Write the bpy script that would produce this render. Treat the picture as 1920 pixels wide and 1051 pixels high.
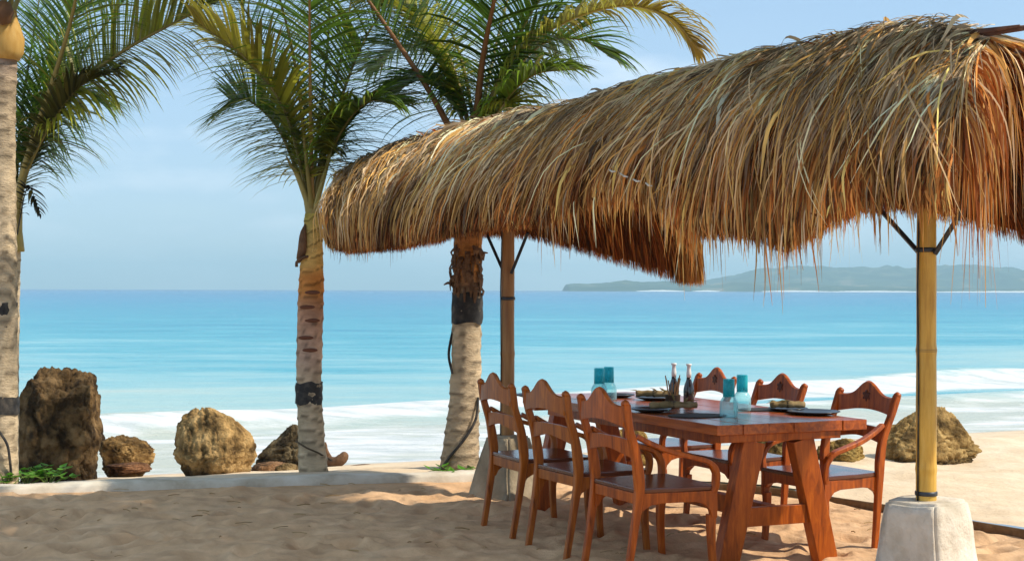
import bpy, bmesh, math, random
import numpy as np
from mathutils import Vector, Matrix
random.seed(7); RNG = np.random.default_rng(11)
S = bpy.context.scene
for o in list(bpy.data.objects): bpy.data.objects.remove(o)
C = S.collection
R = math.radians

# ------------------------------------------------------------ camera, sky, sun
FPX, HCAM, CX, HZ = 2773.0, 1.45, 960.0, 543.5
cd = bpy.data.cameras.new('camera'); cam = bpy.data.objects.new('camera', cd); C.objects.link(cam)
cd.sensor_width = 36; cd.lens = FPX/1920*36; cd.clip_end = 20000; cd.clip_start = .05
cam.location = (0, 0, HCAM)
pitch = math.atan((HZ-525.5)/FPX)
cam.rotation_euler = (Matrix.Rotation(R(90)+pitch, 3, 'X') @ Matrix.Rotation(R(.17), 3, 'Z')).to_euler()
S.camera = cam
S.render.resolution_x, S.render.resolution_y = 1024, 560

SUN_AZ, SUN_EL = R(101), R(46.5)
w = bpy.data.worlds.new('World'); S.world = w; w.use_nodes = True
nt = w.node_tree; N = nt.nodes; L = nt.links; N.clear()
wo = N.new('ShaderNodeOutputWorld'); bg = N.new('ShaderNodeBackground'); bg.inputs[1].default_value = .12
sky = N.new('ShaderNodeTexSky'); sky.sky_type = 'NISHITA'; sky.sun_disc = False
sky.sun_elevation = SUN_EL; sky.sun_rotation = SUN_AZ; sky.air_density = 1.0; sky.dust_density = .3; sky.ozone_density = 3.0
tc = N.new('ShaderNodeTexCoord'); mp = N.new('ShaderNodeMapping'); mp.inputs['Scale'].default_value = (1.4, 1.4, 4.5)
mp.inputs['Location'].default_value = (.6, .2, .35)
no = N.new('ShaderNodeTexNoise'); no.inputs['Scale'].default_value = 2.2; no.inputs['Detail'].default_value = 7; no.inputs['Roughness'].default_value = .52
cr = N.new('ShaderNodeValToRGB'); cr.color_ramp.elements[0].position = .36; cr.color_ramp.elements[0].color = (.50,)*3+(1,)
cr.color_ramp.elements[1].position = .68; cr.color_ramp.elements[1].color = (.88,)*3+(1,)
mx = N.new('ShaderNodeMix'); mx.data_type = 'RGBA'
mx.inputs['B'].default_value = (3.0, 4.25, 5.75, 1)
L.new(tc.outputs['Generated'], mp.inputs[0]); L.new(mp.outputs[0], no.inputs[0]); L.new(no.outputs[0], cr.inputs[0])
L.new(cr.outputs[0], mx.inputs[0]); L.new(sky.outputs[0], mx.inputs['A']); c2 = N.new('ShaderNodeValToRGB'); c2.color_ramp.elements[0].position = .50; c2.color_ramp.elements[1].position = .80
L.new(no.outputs[0], c2.inputs[0]); m2 = N.new('ShaderNodeMix'); m2.data_type = 'RGBA'; m2.inputs['B'].default_value = (8.6, 8.7, 8.8, 1)
L.new(c2.outputs[0], m2.inputs[0]); L.new(mx.outputs['Result'], m2.inputs['A']); L.new(m2.outputs['Result'], bg.inputs[0]); L.new(bg.outputs[0], wo.inputs[0])
sl = bpy.data.lights.new('sun', 'SUN'); sl.energy = 3.8; sl.angle = R(.6); sl.color = (1, .91, .76)
so = bpy.data.objects.new('sun', sl); C.objects.link(so)
sd = Vector((math.sin(SUN_AZ)*math.cos(SUN_EL), math.cos(SUN_AZ)*math.cos(SUN_EL), math.sin(SUN_EL)))
so.rotation_euler = sd.to_track_quat('Z', 'Y').to_euler(); so.location = (5, 5, 12)
S.view_settings.view_transform = 'Standard'; S.view_settings.look = 'None'
S.view_settings.exposure = 0.50; S.view_settings.gamma = 1
S.render.engine = 'CYCLES'
S.cycles.max_bounces = 8; S.cycles.transparent_max_bounces = 12; S.cycles.volume_bounces = 0

# ------------------------------------------------------------ helpers
def hz(px): return HZ + (px-960)*.003
def P(px, py, d):                      # a point seen at a pixel of the 1920 px photograph, d metres deep
    return Vector(((px-CX)/FPX*d, d, HCAM-(py-hz(px))/FPX*d))
def Pz(px, py, z):                     # same, resting on height z
    return P(px, py, (HCAM-z)*FPX/(py-hz(px)))

_h = np.random.default_rng(3).random(65536)
def vnoise(p):
    p = np.asarray(p, float); i = np.floor(p).astype(np.int64); f = p-i; f = f*f*(3-2*f)
    def hs(a, b, c): return _h[(a*73856093 ^ b*19349663 ^ c*83492791) & 65535]
    r = 0
    for dx in (0, 1):
        for dy in (0, 1):
            for dz in (0, 1):
                wgt = (f[..., 0] if dx else 1-f[..., 0])*(f[..., 1] if dy else 1-f[..., 1])*(f[..., 2] if dz else 1-f[..., 2])
                r = r + wgt*hs(i[..., 0]+dx, i[..., 1]+dy, i[..., 2]+dz)
    return r*2-1
def fbm(p, octs=4, gain=.5):
    p = np.asarray(p, float); r = 0; a = 1
    for k in range(octs): r = r + a*vnoise(p*2**k+k*17.3); a *= gain
    return r

def tag(o, label=None, cat=None, group=None, kind=None):
    if label: o['label'] = label
    if cat: o['category'] = cat
    if group: o['group'] = group
    if kind: o['kind'] = kind
    return o
def empty(name, loc=(0, 0, 0), rz=0, **k):
    o = bpy.data.objects.new(name, None); C.objects.link(o); o.location = loc; o.rotation_euler = (0, 0, rz)
    o.empty_display_size = .1
    return tag(o, **k)
def link(name, me, mat, parent=None, loc=None, smooth=True, kind=None):
    o = bpy.data.objects.new(name, me); C.objects.link(o)
    if mat: me.materials.append(mat)
    if smooth and len(me.polygons): me.polygons.foreach_set('use_smooth', [True]*len(me.polygons))
    if parent: o.parent = parent
    if loc is not None: o.location = loc
    if kind: o['kind'] = kind
    return o
class MB:
    def __init__(s): s.v = []; s.f = []
    def add(s, vs, fs):
        n = len(s.v); s.v += [tuple(v) for v in vs]; s.f += [tuple(i+n for i in f) for f in fs]; return s
    def ring_sweep(s, rings, cap=True, closed=False):
        n = len(rings[0]); vs = [p for r in rings for p in r]; fs = []
        m = len(rings)
        for i in range(m if closed else m-1):
            a = i*n; b = ((i+1) % m)*n
            for j in range(n):
                k = (j+1) % n; fs.append((a+j, a+k, b+k, b+j))
        if cap and not closed: fs.append(tuple(range(n-1, -1, -1))); fs.append(tuple((m-1)*n+j for j in range(n)))
        return s.add(vs, fs)
    def tube(s, pts, rad, n=8, cap=True):
        pts = [Vector(p) for p in pts]; m = len(pts)
        if not hasattr(rad, '__len__'): rad = [rad]*m
        rings = []; prev = None
        for i, p in enumerate(pts):
            t = (pts[min(i+1, m-1)]-pts[max(i-1, 0)]).normalized()
            if prev is None:
                prev = t.cross(Vector((0, 0, 1)) if abs(t.z) < .9 else Vector((1, 0, 0))).normalized()
            u = (prev-t*prev.dot(t)).normalized(); prev = u; v = t.cross(u)
            rings.append([p+(u*math.cos(2*math.pi*k/n)+v*math.sin(2*math.pi*k/n))*rad[i] for k in range(n)])
        return s.ring_sweep(rings, cap)
    def bar(s, pts, wy, tx, side=Vector((0, 1, 0)), ch=.22):   # chamfered rectangular section: wy along side, tx across
        pts = [Vector(p) for p in pts]; m = len(pts); rings = []
        if not hasattr(wy, '__len__'): wy = [wy]*m
        if not hasattr(tx, '__len__'): tx = [tx]*m
        for i, p in enumerate(pts):
            t = (pts[min(i+1, m-1)]-pts[max(i-1, 0)]).normalized()
            u = (side-t*side.dot(t)).normalized(); v = t.cross(u); a = wy[i]/2; b = tx[i]/2; c = min(a, b)*ch*2*.5
            q = [(a, b-c), (a-c, b), (-a+c, b), (-a, b-c), (-a, -b+c), (-a+c, -b), (a-c, -b), (a, -b+c)]
            rings.append([p+u*x+v*y for x, y in q])
        return s.ring_sweep(rings)
    def lathe(s, prof, n=20, c=(0, 0, 0), cap=True):
        rings = [[Vector((c[0]+r*math.cos(2*math.pi*k/n), c[1]+r*math.sin(2*math.pi*k/n), c[2]+z)) for k in range(n)] for r, z in prof]
        return s.ring_sweep(rings, cap)
    def slab(s, outline, thick, to3):                            # outline in (u,v), to3(u,v,w)
        n = len(outline)
        vs = [to3(u, v, -thick/2) for u, v in outline]+[to3(u, v, thick/2) for u, v in outline]
        fs = [tuple(range(n-1, -1, -1)), tuple(range(n, 2*n))]+[(i, (i+1) % n, n+(i+1) % n, n+i) for i in range(n)]
        return s.add(vs, fs)
    def mesh(s, name):
        me = bpy.data.meshes.new(name); me.from_pydata([tuple(v) for v in s.v], [], s.f); me.update()
        return me
    def build(s, name, mat, parent=None, smooth=False, bevel=0, **k):
        me = s.mesh(name)
        bm = bmesh.new(); bm.from_mesh(me); bmesh.ops.recalc_face_normals(bm, faces=bm.faces)
        if bevel: bmesh.ops.bevel(bm, geom=[e for e in bm.edges if e.calc_face_angle(0) > .6], offset=bevel, segments=2, affect='EDGES', profile=.6)
        bm.to_mesh(me); bm.free()
        return link(name, me, mat, parent, smooth=smooth, **k)
def spline(pts, n):                    # Catmull-Rom through pts
    pts = [Vector(p) for p in pts]; P_ = [pts[0]*2-pts[1]]+pts+[pts[-1]*2-pts[-2]]; out = []
    m = len(pts)-1
    for i in range(n):
        x = i/(n-1)*m; k = min(int(x), m-1); t = x-k; a, b, c, d = P_[k:k+4]
        out.append(.5*((2*b)+(c-a)*t+(2*a-5*b+4*c-d)*t*t+(3*b-a-3*c+d)*t**3))
    return out
def numesh(name, V, F, attrs=None):
    me = bpy.data.meshes.new(name); V = np.asarray(V, np.float32); F = np.asarray(F, np.int32); k = F.shape[1]
    me.vertices.add(len(V)); me.vertices.foreach_set('co', V.ravel())
    me.loops.add(F.size); me.loops.foreach_set('vertex_index', F.ravel())
    me.polygons.add(len(F)); me.polygons.foreach_set('loop_start', np.arange(0, F.size, k)); me.polygons.foreach_set('loop_total', np.full(len(F), k))
    me.update(calc_edges=True)
    for nm, a in (attrs or {}).items():
        a = np.asarray(a, np.float32)
        if a.ndim == 1: at = me.attributes.new(nm, 'FLOAT', 'POINT'); at.data.foreach_set('value', a)
        else:
            at = me.attributes.new(nm, 'FLOAT_COLOR', 'POINT'); at.data.foreach_set('color', np.hstack([a, np.ones((len(a), 1), np.float32)]).ravel())
    return me
def grid_faces(nu, nv):
    i = np.arange(nu-1)[:, None]*nv+np.arange(nv-1)[None]; i = i.ravel()
    return np.stack([i, i+nv, i+nv+1, i+1], 1)
def copy_thing(o, label=None, loc=None, rz=None, parent=None):
    c = o.copy(); C.objects.link(c)
    if parent: c.parent = parent
    if label: c['label'] = label
    if loc is not None: c.location = loc
    if rz is not None: c.rotation_euler = (0, 0, rz)
    for ch in o.children: copy_thing(ch, parent=c)
    return c

# ------------------------------------------------------------ materials
def mat(name, col, rough=.6, spec=.5, cols=None, scale=5, detail=6, stretch=(1, 1, 1), bump=0, bscale=None, bdist=.01,
        attr=None, transl=0, metal=0, coat=0, lo=.3, hi=.7, trans=0, ior=1.45, distort=0, mottle=None):
    m = bpy.data.materials.new(name); m.use_nodes = True; n = m.node_tree.nodes; l = m.node_tree.links
    b = n['Principled BSDF']; b.inputs['Base Color'].default_value = tuple(col)+(1,); b.inputs['Roughness'].default_value = rough
    b.inputs['Specular IOR Level'].default_value = spec; b.inputs['Metallic'].default_value = metal; b.inputs['Coat Weight'].default_value = coat
    b.inputs['Coat Roughness'].default_value = .15
    b.inputs['Transmission Weight'].default_value = trans; b.inputs['IOR'].default_value = ior
    tcn = n.new('ShaderNodeTexCoord'); mpn = n.new('ShaderNodeMapping'); mpn.inputs['Scale'].default_value = stretch; l.new(tcn.outputs['Object'], mpn.inputs[0])
    out = None
    if cols:
        t = n.new('ShaderNodeTexNoise'); t.inputs['Scale'].default_value = scale; t.inputs['Detail'].default_value = detail; t.inputs['Roughness'].default_value = .6
        t.inputs['Distortion'].default_value = distort
        l.new(mpn.outputs[0], t.inputs[0]); rp = n.new('ShaderNodeValToRGB'); e = rp.color_ramp.elements
        k = [tuple(col)]+list(cols); e[0].position = lo; e[1].position = hi
        for i in range(len(k)-2): e.new(lo+(hi-lo)*(i+1)/(len(k)-1))
        for i, c in enumerate(k): e[i].color = tuple(c)+(1,)
        l.new(t.outputs[0], rp.inputs[0]); out = rp.outputs[0]
    if mottle:
        t = n.new('ShaderNodeTexNoise'); t.inputs['Scale'].default_value = mottle[0]; t.inputs['Detail'].default_value = 5
        l.new(tcn.outputs['Object'], t.inputs[0])
        mr = n.new('ShaderNodeMapRange'); mr.inputs[1].default_value = .3; mr.inputs[2].default_value = .7; mr.inputs[3].default_value = mottle[1]; mr.inputs[4].default_value = mottle[2]
        l.new(t.outputs[0], mr.inputs[0]); mm = n.new('ShaderNodeMix'); mm.data_type = 'RGBA'; mm.blend_type = 'MULTIPLY'; mm.inputs[0].default_value = 1
        if out: l.new(out, mm.inputs['A'])
        else: mm.inputs['A'].default_value = tuple(col)+(1,)
        l.new(mr.outputs[0], mm.inputs['B']); out = mm.outputs['Result']
    if attr:
        a = n.new('ShaderNodeAttribute'); a.attribute_name = attr
        if out:
            mm = n.new('ShaderNodeMix'); mm.data_type = 'RGBA'; mm.blend_type = 'MULTIPLY'; mm.inputs[0].default_value = 1
            l.new(out, mm.inputs['A']); l.new(a.outputs['Color'], mm.inputs['B']); out = mm.outputs['Result']
        else: out = a.outputs['Color']
    if out: l.new(out, b.inputs['Base Color'])
    if bump:
        t = n.new('ShaderNodeTexNoise'); t.inputs['Scale'].default_value = bscale or scale; t.inputs['Detail'].default_value = 8; t.inputs['Roughness'].default_value = .65
        l.new(mpn.outputs[0], t.inputs[0]); bp = n.new('ShaderNodeBump'); bp.inputs['Strength'].default_value = bump; bp.inputs['Distance'].default_value = bdist
        l.new(t.outputs[0], bp.inputs['Height']); l.new(bp.outputs[0], b.inputs['Normal'])
    if transl:
        tr = n.new('ShaderNodeBsdfTranslucent'); ms = n.new('ShaderNodeMixShader'); ms.inputs[0].default_value = transl
        if out: l.new(out, tr.inputs[0])
        else: tr.inputs[0].default_value = tuple(col)+(1,)
        l.new(b.outputs[0], ms.inputs[1]); l.new(tr.outputs[0], ms.inputs[2]); l.new(ms.outputs[0], n['Material Output'].inputs[0])
    return m

M = {}
M['sand'] = mat('sand', (.57, .345, .185), .95, .15, [(.66, .415, .23), (.73, .48, .28)], scale=3, detail=9, bump=.7, bscale=22, bdist=.02, mottle=(7, .74, 1.08))  # mottle paints the light and dark of footprints into the sand
M['beach'] = mat('beach_sand', (.60, .45, .29), .9, .3, [(.68, .53, .36), (.74, .60, .43)], scale=2.2, detail=9, bump=.6, bscale=9, bdist=.04, attr='wet')
M['kerb'] = mat('kerb_concrete', (.42, .34, .24), .9, .3, [(.62, .54, .42), (.72, .65, .54)], scale=4, detail=8, bump=.5, bscale=30, bdist=.01)
M['concrete'] = mat('plinth_concrete', (.46, .39, .29), .92, .2, [(.66, .59, .48), (.78, .72, .62)], scale=3.5, detail=9, bump=.9, bscale=14, bdist=.02, lo=.3, hi=.62)
M['wood'] = mat('red_wood', (.17, .033, .004), .40, .32, [(.35, .072, .006), (.52, .125, .011)], scale=5, detail=6, stretch=(6, 6, .9), bump=.12, bscale=12, bdist=.003, coat=.08, distort=.8)
M['woodb'] = mat('brown_orange_wood', (.16, .035, .005), .38, .35, [(.31, .080, .008), (.46, .135, .014)], scale=5, detail=6, stretch=(6, 6, .9), bump=.12, bscale=12, bdist=.003, coat=.08, distort=.8)
M['plank'] = mat('plank_wood', (.17, .030, .005), .27, .4, [(.34, .066, .007), (.50, .11, .011)], scale=4, detail=7, stretch=(9, .7, 9), bump=.12, bscale=10, bdist=.003, coat=.3, distort=.7)
M['seatw'] = mat('dark_seat_wood', (.085, .022, .009), .25, .5, [(.14, .037, .013)], scale=5, stretch=(1, 8, 8), coat=.4)
M['carve'] = mat('carved_wood', (.06, .014, .006), .5, .5, [(.12, .03, .01)], scale=30, bump=.5, bscale=60, bdist=.004)
M['bamboo'] = mat('bamboo', (.52, .28, .045), .42, .4, [(.66, .39, .065), (.74, .47, .11)], scale=5, stretch=(9, 9, .8), bump=.15, bscale=10, bdist=.003, mottle=(3, .75, 1.08))
M['bamboo2'] = mat('weathered_bamboo', (.28, .12, .035), .5, .5, [(.36, .17, .05), (.43, .22, .07)], scale=5, stretch=(9, 9, .8), bump=.15, bscale=10, bdist=.003, mottle=(3, .8, 1.06))
M['node'] = mat('bamboo_node', (.25, .14, .04), .6, .3, [(.4, .27, .1)], scale=20)
M['steel'] = mat('dark_steel', (.03, .035, .045), .45, .5, [(.055, .06, .07)], scale=30, metal=.3)
M['rubber'] = mat('black_strap', (.012, .012, .014), .7, .3, [(.035, .032, .03), (.09, .075, .06)], scale=12, bump=.6, bscale=25, bdist=.01)
M['rope'] = mat('rope', (.06, .04, .025), .8, .3, [(.12, .085, .05)], scale=40)
M['skygap'] = mat('sky_gap_pale', (.62, .58, .50), .8, .3)
M['thatch'] = mat('thatch_strand', (1, 1, 1), .8, .25, attr='col', transl=.28)
M['thatchbase'] = mat('thatch_bed', (.12, .045, .012), .95, .1, [(.24, .09, .025), (.36, .16, .05)], scale=6, detail=8, stretch=(6, 6, 1.2), bump=1, bscale=9, bdist=.04)
M['leaf'] = mat('palm_leaflet', (1, 1, 1), .42, .5, attr='col', transl=.40)
M['rachis'] = mat('palm_rachis', (1, 1, 1), .5, .4, attr='col')
M['trunk'] = mat('palm_bark', (.75, .72, .68), .9, .2, [(1, 1, 1), (1.15, 1.12, 1.06)], scale=10, detail=9, stretch=(1, 1, 2.5), bump=.9, bscale=26, bdist=.02, attr='col')
M['weed'] = mat('weed_leaf', (.07, .22, .015), .45, .4, [(.13, .34, .03)], scale=9, transl=.3)
M['weedstem'] = mat('weed_stem', (.10, .16, .03), .6, .3)
M['rock'] = mat('limestone_rock', (.10, .065, .030), .92, .25, [(.36, .245, .12), (.58, .42, .23)], scale=5.5, detail=13, bump=1, bscale=9, bdist=.09, attr='col', lo=.40, hi=.64)
M['drift'] = mat('driftwood', (.10, .055, .03), .9, .2, [(.2, .11, .06)], scale=12, bump=.8, bscale=25, bdist=.02)
M['plate'] = mat('black_plate', (.012, .013, .014), .25, .5, [(.025, .025, .026)], scale=8)
M['matblk'] = mat('dark_placemat', (.02, .017, .014), .7, .3, [(.05, .04, .03)], scale=60)
M['napkin'] = mat('olive_napkin', (.16, .11, .045), .9, .1, [(.27, .19, .09), (.36, .26, .14)], scale=18, bump=.6, bscale=40, bdist=.01)
M['leafolive'] = mat('dried_leaf', (.13, .10, .03), .7, .2, [(.22, .14, .05)], scale=20, transl=.15)
M['cutlery'] = mat('wooden_cutlery', (.30, .14, .045), .6, .3, [(.42, .22, .08)], scale=20, stretch=(1, 1, .2))
M['sauce'] = mat('dark_sauce_bottle', (.010, .007, .006), .08, .6, [(.022, .012, .008)], scale=6, coat=.6)
M['cap'] = mat('white_bottle_neck', (.70, .66, .62), .3, .5, [(.8, .78, .75)], scale=10)
M['caddy'] = mat('woven_caddy', (.025, .017, .011), .7, .3, [(.07, .045, .025)], scale=40)
def glassmat(name, col, a, rough):
    m = bpy.data.materials.new(name); m.use_nodes = True; n = m.node_tree.nodes; l = m.node_tree.links; b = n['Principled BSDF']
    b.inputs['Base Color'].default_value = tuple(col)+(1,); b.inputs['Roughness'].default_value = rough
    t = n.new('ShaderNodeBsdfTransparent'); t.inputs[0].default_value = tuple(min(1, c*1.1+.25) for c in col)+(1,)
    fr = n.new('ShaderNodeLayerWeight'); fr.inputs[0].default_value = .35
    ns = n.new('ShaderNodeTexNoise'); ns.inputs['Scale'].default_value = 30
    ad = n.new('ShaderNodeMath'); ad.operation = 'MULTIPLY_ADD'; ad.inputs[1].default_value = .55; ad.inputs[2].default_value = a
    ad.use_clamp = True
    l.new(fr.outputs['Facing'], ad.inputs[0]); x = n.new('ShaderNodeMixShader'); l.new(ad.outputs[0], x.inputs[0])
    bp = n.new('ShaderNodeBump'); bp.inputs['Strength'].default_value = .2; l.new(ns.outputs[0], bp.inputs['Height']); l.new(bp.outputs[0], b.inputs['Normal'])
    l.new(t.outputs[0], x.inputs[1]); l.new(b.outputs[0], x.inputs[2]); l.new(x.outputs[0], n['Material Output'].inputs[0]); return m
M['teal'] = glassmat('teal_glass', (.05, .55, .60), .30, .08)
M['frost'] = glassmat('bubbled_pale_glass', (.42, .68, .74), .22, .15)

# ------------------------------------------------------------ sea
e_ = np.array([.901, .434]); n_ = np.array([-.434, .901]); sh0 = np.array([-3.9, 16.4])
SEA = -.6
ss = np.concatenate([-np.geomspace(6000, 22, 26), np.linspace(-20, 45, 330), np.geomspace(47, 9000, 30)])
tt = np.concatenate([np.linspace(-4, 22, 240), np.geomspace(22.2, 260, 150)[1:], np.geomspace(265, 9000, 40)])
s_, t_ = np.meshgrid(ss, tt, indexing='ij')
XY = sh0+s_[..., None]*e_+t_[..., None]*n_
s_c = np.clip(s_, -30, 60)
wob = fbm(np.stack([s_*.12, t_*0, t_*0], -1), 3)*.9
tc_ = 5.5+.185*s_c+wob*.55
near = np.exp(-np.maximum(t_-4, 0)/220)
zz = SEA+.028*near*np.clip(t_/6, 0, 1)*(fbm(np.stack([s_*.10, t_*.55, 0*t_], -1), 4))
crest = np.exp(-((t_-tc_)/.9)**2)*(.26+.10*vnoise(np.stack([s_*.25, 0*t_, 0*t_+5], -1)))
crest *= np.clip((s_+14)/10, .45, 1)
crest2 = np.exp(-((t_-tc_*.55)/.8)**2)*.13
zz = zz+crest+crest2*np.clip((s_-2)/8, 0.3, 1)
u = t_/tc_
ns1 = fbm(np.stack([s_*.35, t_*.9, 0*t_], -1), 5); ns2 = fbm(np.stack([s_*.9+7, t_*2.2, 0*t_+3], -1), 4)
foam = np.where(u < 1.1, np.clip(1.05-.62*np.clip((.90-u)/.16, 0, 1)+.40*ns1+.3*ns2, 0, 1), 0)
foam = np.where(u < .66, np.clip(.34+.60*ns1+.35*ns2+.45*np.exp(-((u-.36)/.07)**2), 0, 1), foam)
gap = np.exp(-((u-.72)/.075)**2)*np.clip((s_-5)/5, 0, 1); foam = foam-.75*gap
foam = np.where((u >= .98), np.clip((1.09+.05*ns1-u)*11, 0, 1)*np.clip(.75+.9*vnoise(np.stack([s_*.3, 0*t_, 0*t_+9], -1)), .15, 1), foam)
foam = np.maximum(foam, np.clip(1-np.abs(t_-.25-.3*ns1)/.35, 0, 1)*.8)
dep = np.log(np.clip(t_, 1, 9000))/np.log(9000)+.17*gap*(u < 1)
V = np.concatenate([XY, zz[..., None]], -1).reshape(-1, 3)
me = numesh('sea', V, grid_faces(len(ss), len(tt))[:, ::-1], {'foam': foam.ravel(), 'dep': dep.ravel()})
def sea_mat():
    m = bpy.data.materials.new('sea_water'); m.use_nodes = True; n = m.node_tree.nodes; l = m.node_tree.links; b = n['Principled BSDF']
    a = n.new('ShaderNodeAttribute'); a.attribute_name = 'dep'
    tcn = n.new('ShaderNodeTexCoord'); mpn = n.new('ShaderNodeMapping'); mpn.inputs['Rotation'].default_value = (0, 0, -R(25.7)); mpn.inputs['Scale'].default_value = (.42, 1, 1)
    l.new(tcn.outputs['Object'], mpn.inputs[0])
    nz = n.new('ShaderNodeTexNoise'); nz.inputs['Scale'].default_value = .09; nz.inputs['Detail'].default_value = 8; nz.inputs['Roughness'].default_value = .62; l.new(mpn.outputs[0], nz.inputs[0])
    ma = n.new('ShaderNodeMath'); ma.operation = 'MULTIPLY_ADD'; ma.inputs[1].default_value = .40; l.new(nz.outputs[0], ma.inputs[0])
    sb = n.new('ShaderNodeMath'); sb.operation = 'SUBTRACT'; sb.inputs[1].default_value = .20; l.new(a.outputs['Fac'], sb.inputs[0]); l.new(sb.outputs[0], ma.inputs[2])
    nb2 = n.new('ShaderNodeTexNoise'); nb2.inputs['Scale'].default_value = .40; nb2.inputs['Detail'].default_value = 9; nb2.inputs['Roughness'].default_value = .7; l.new(mpn.outputs[0], nb2.inputs[0])
    mb2 = n.new('ShaderNodeMath'); mb2.operation = 'MULTIPLY_ADD'; mb2.inputs[1].default_value = .34; l.new(nb2.outputs[0], mb2.inputs[0])
    sb3 = n.new('ShaderNodeMath'); sb3.operation = 'SUBTRACT'; sb3.inputs[1].default_value = .17; l.new(ma.outputs[0], sb3.inputs[0]); l.new(sb3.outputs[0], mb2.inputs[2]); ma = mb2
    rp = n.new('ShaderNodeValToRGB'); e = rp.color_ramp.elements
    stops = [(.12, (.50, .52, .43)), (.22, (.36, .53, .50)), (.32, (.20, .45, .49)), (.41, (.050, .34, .42)), (.50, (.006, .255, .36)), (.64, (.010, .19, .34)), (.85, (.02, .13, .29))]
    e[0].position = stops[0][0]; e[0].color = stops[0][1]+(1,); e[1].position = stops[-1][0]; e[1].color = stops[-1][1]+(1,)
    for p_, c_ in stops[1:-1]: q = e.new(p_); q.color = c_+(1,)
    l.new(ma.outputs[0], rp.inputs[0])
    f = n.new('ShaderNodeAttribute'); f.attribute_name = 'foam'
    n2 = n.new('ShaderNodeTexNoise'); n2.inputs['Scale'].default_value = 2.4; n2.inputs['Detail'].default_value = 9; n2.inputs['Roughness'].default_value = .7
    mp2 = n.new('ShaderNodeMapping'); mp2.inputs['Rotation'].default_value = (0, 0, -R(25.7)); mp2.inputs['Scale'].default_value = (.30, 1, 1); l.new(tcn.outputs['Object'], mp2.inputs[0]); l.new(mp2.outputs[0], n2.inputs[0])
    s2 = n.new('ShaderNodeMath'); s2.operation = 'ADD'; l.new(f.outputs['Fac'], s2.inputs[0]); l.new(n2.outputs[0], s2.inputs[1])
    mr = n.new('ShaderNodeMapRange'); mr.inputs[1].default_value = .78; mr.inputs[2].default_value = 1.30; l.new(s2.outputs[0], mr.inputs[0])
    mx = n.new('ShaderNodeMix'); mx.data_type = 'RGBA'; fc = n.new('ShaderNodeValToRGB'); fc.color_ramp.elements[0].position = .38; fc.color_ramp.elements[0].color = (.46, .51, .51, 1); fc.color_ramp.elements[1].position = .58; fc.color_ramp.elements[1].color = (.70, .71, .71, 1)
    l.new(n2.outputs[0], fc.inputs[0]); l.new(fc.outputs[0], mx.inputs['B']); l.new(mr.outputs[0], mx.inputs[0]); l.new(rp.outputs[0], mx.inputs['A'])
    l.new(mx.outputs['Result'], b.inputs['Base Color'])
    r2 = n.new('ShaderNodeMapRange'); r2.inputs[3].default_value = .22; r2.inputs[4].default_value = .9; l.new(mr.outputs[0], r2.inputs[0]); l.new(r2.outputs[0], b.inputs['Roughness'])
    b.inputs['Specular IOR Level'].default_value = .25
    n3 = n.new('ShaderNodeTexNoise'); n3.inputs['Scale'].default_value = 1.1; n3.inputs['Detail'].default_value = 10; n3.inputs['Roughness'].default_value = .7
    mp3 = n.new('ShaderNodeMapping'); mp3.inputs['Rotation'].default_value = (0, 0, -R(25.7)); mp3.inputs['Scale'].default_value = (.35, 1, 1); l.new(tcn.outputs['Object'], mp3.inputs[0]); l.new(mp3.outputs[0], n3.inputs[0])
    bp = n.new('ShaderNodeBump'); bp.inputs['Strength'].default_value = .8; bp.inputs['Distance'].default_value = .22; l.new(n3.outputs[0], bp.inputs['Height']); l.new(bp.outputs[0], b.inputs['Normal'])
    return m
tag(link('sea', me, sea_mat()), kind='structure')

# ------------------------------------------------------------ terrace, kerb, beach
kp = spline([(-30, 3.0, 0), (-14, 7.6, 0), (-7, 9.75, 0), (-3.67, 10.52, 0), (-2, 10.95, 0), (-.5, 11.32, 0), (.6, 11.25, 0), (1.76, 10.7, 0), (2.42, 9.85, 0), (3.05, 8.75, 0), (3.9, 7.2, 0), (5.5, 4.2, 0), (8, 0, 0)], 700)
K = np.array([(p.x, p.y) for p in kp]); ctr = np.array([.5, 1.5])
def stepz(x, y):
    return .020*fbm(np.stack([x*3.2, y*3.6, 0*x], -1), 4)-.040*np.clip(vnoise(np.stack([x*5.5+9, y*5.5, 0*x+4], -1))-.1, 0, 1)+.02*vnoise(np.stack([x*.9, y*.9, 0*x+2], -1))
rr = np.concatenate([np.linspace(0, .55, 12)[:-1], np.linspace(.55, 1.0, 330)])
G = ctr+(K[:, None]-ctr)*rr[None, :, None]
z = stepz(G[..., 0], G[..., 1])
for k in range(420):
    fx, fy, fa = RNG.uniform(-4.2, 3.6), RNG.uniform(7.0, 11.2), RNG.uniform(0, 3.14)
    m_ = (np.abs(G[..., 0]-fx) < .4) & (np.abs(G[..., 1]-fy) < .4); dx = G[..., 0][m_]-fx; dy = G[..., 1][m_]-fy
    a_ = (dx*math.cos(fa)+dy*math.sin(fa))/RNG.uniform(.09, .15); b_ = (-dx*math.sin(fa)+dy*math.cos(fa))/RNG.uniform(.045, .07); q_ = a_**2+b_**2
    z[m_] += RNG.uniform(.5, 1.2)*(-.030*np.exp(-q_)+.014*np.exp(-(np.sqrt(q_)-1.5)**2*3))
z = z*np.clip((1.0-rr)/.035, .15, 1)[None]-.012*np.clip((rr-.965)/.03, 0, 1)[None]
V = np.concatenate([G, z[..., None]], -1).reshape(-1, 3)
me = numesh('terrace_sand', V, grid_faces(len(K), len(rr)))
tag(link('terrace_sand', me, M['sand']), kind='structure')
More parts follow.
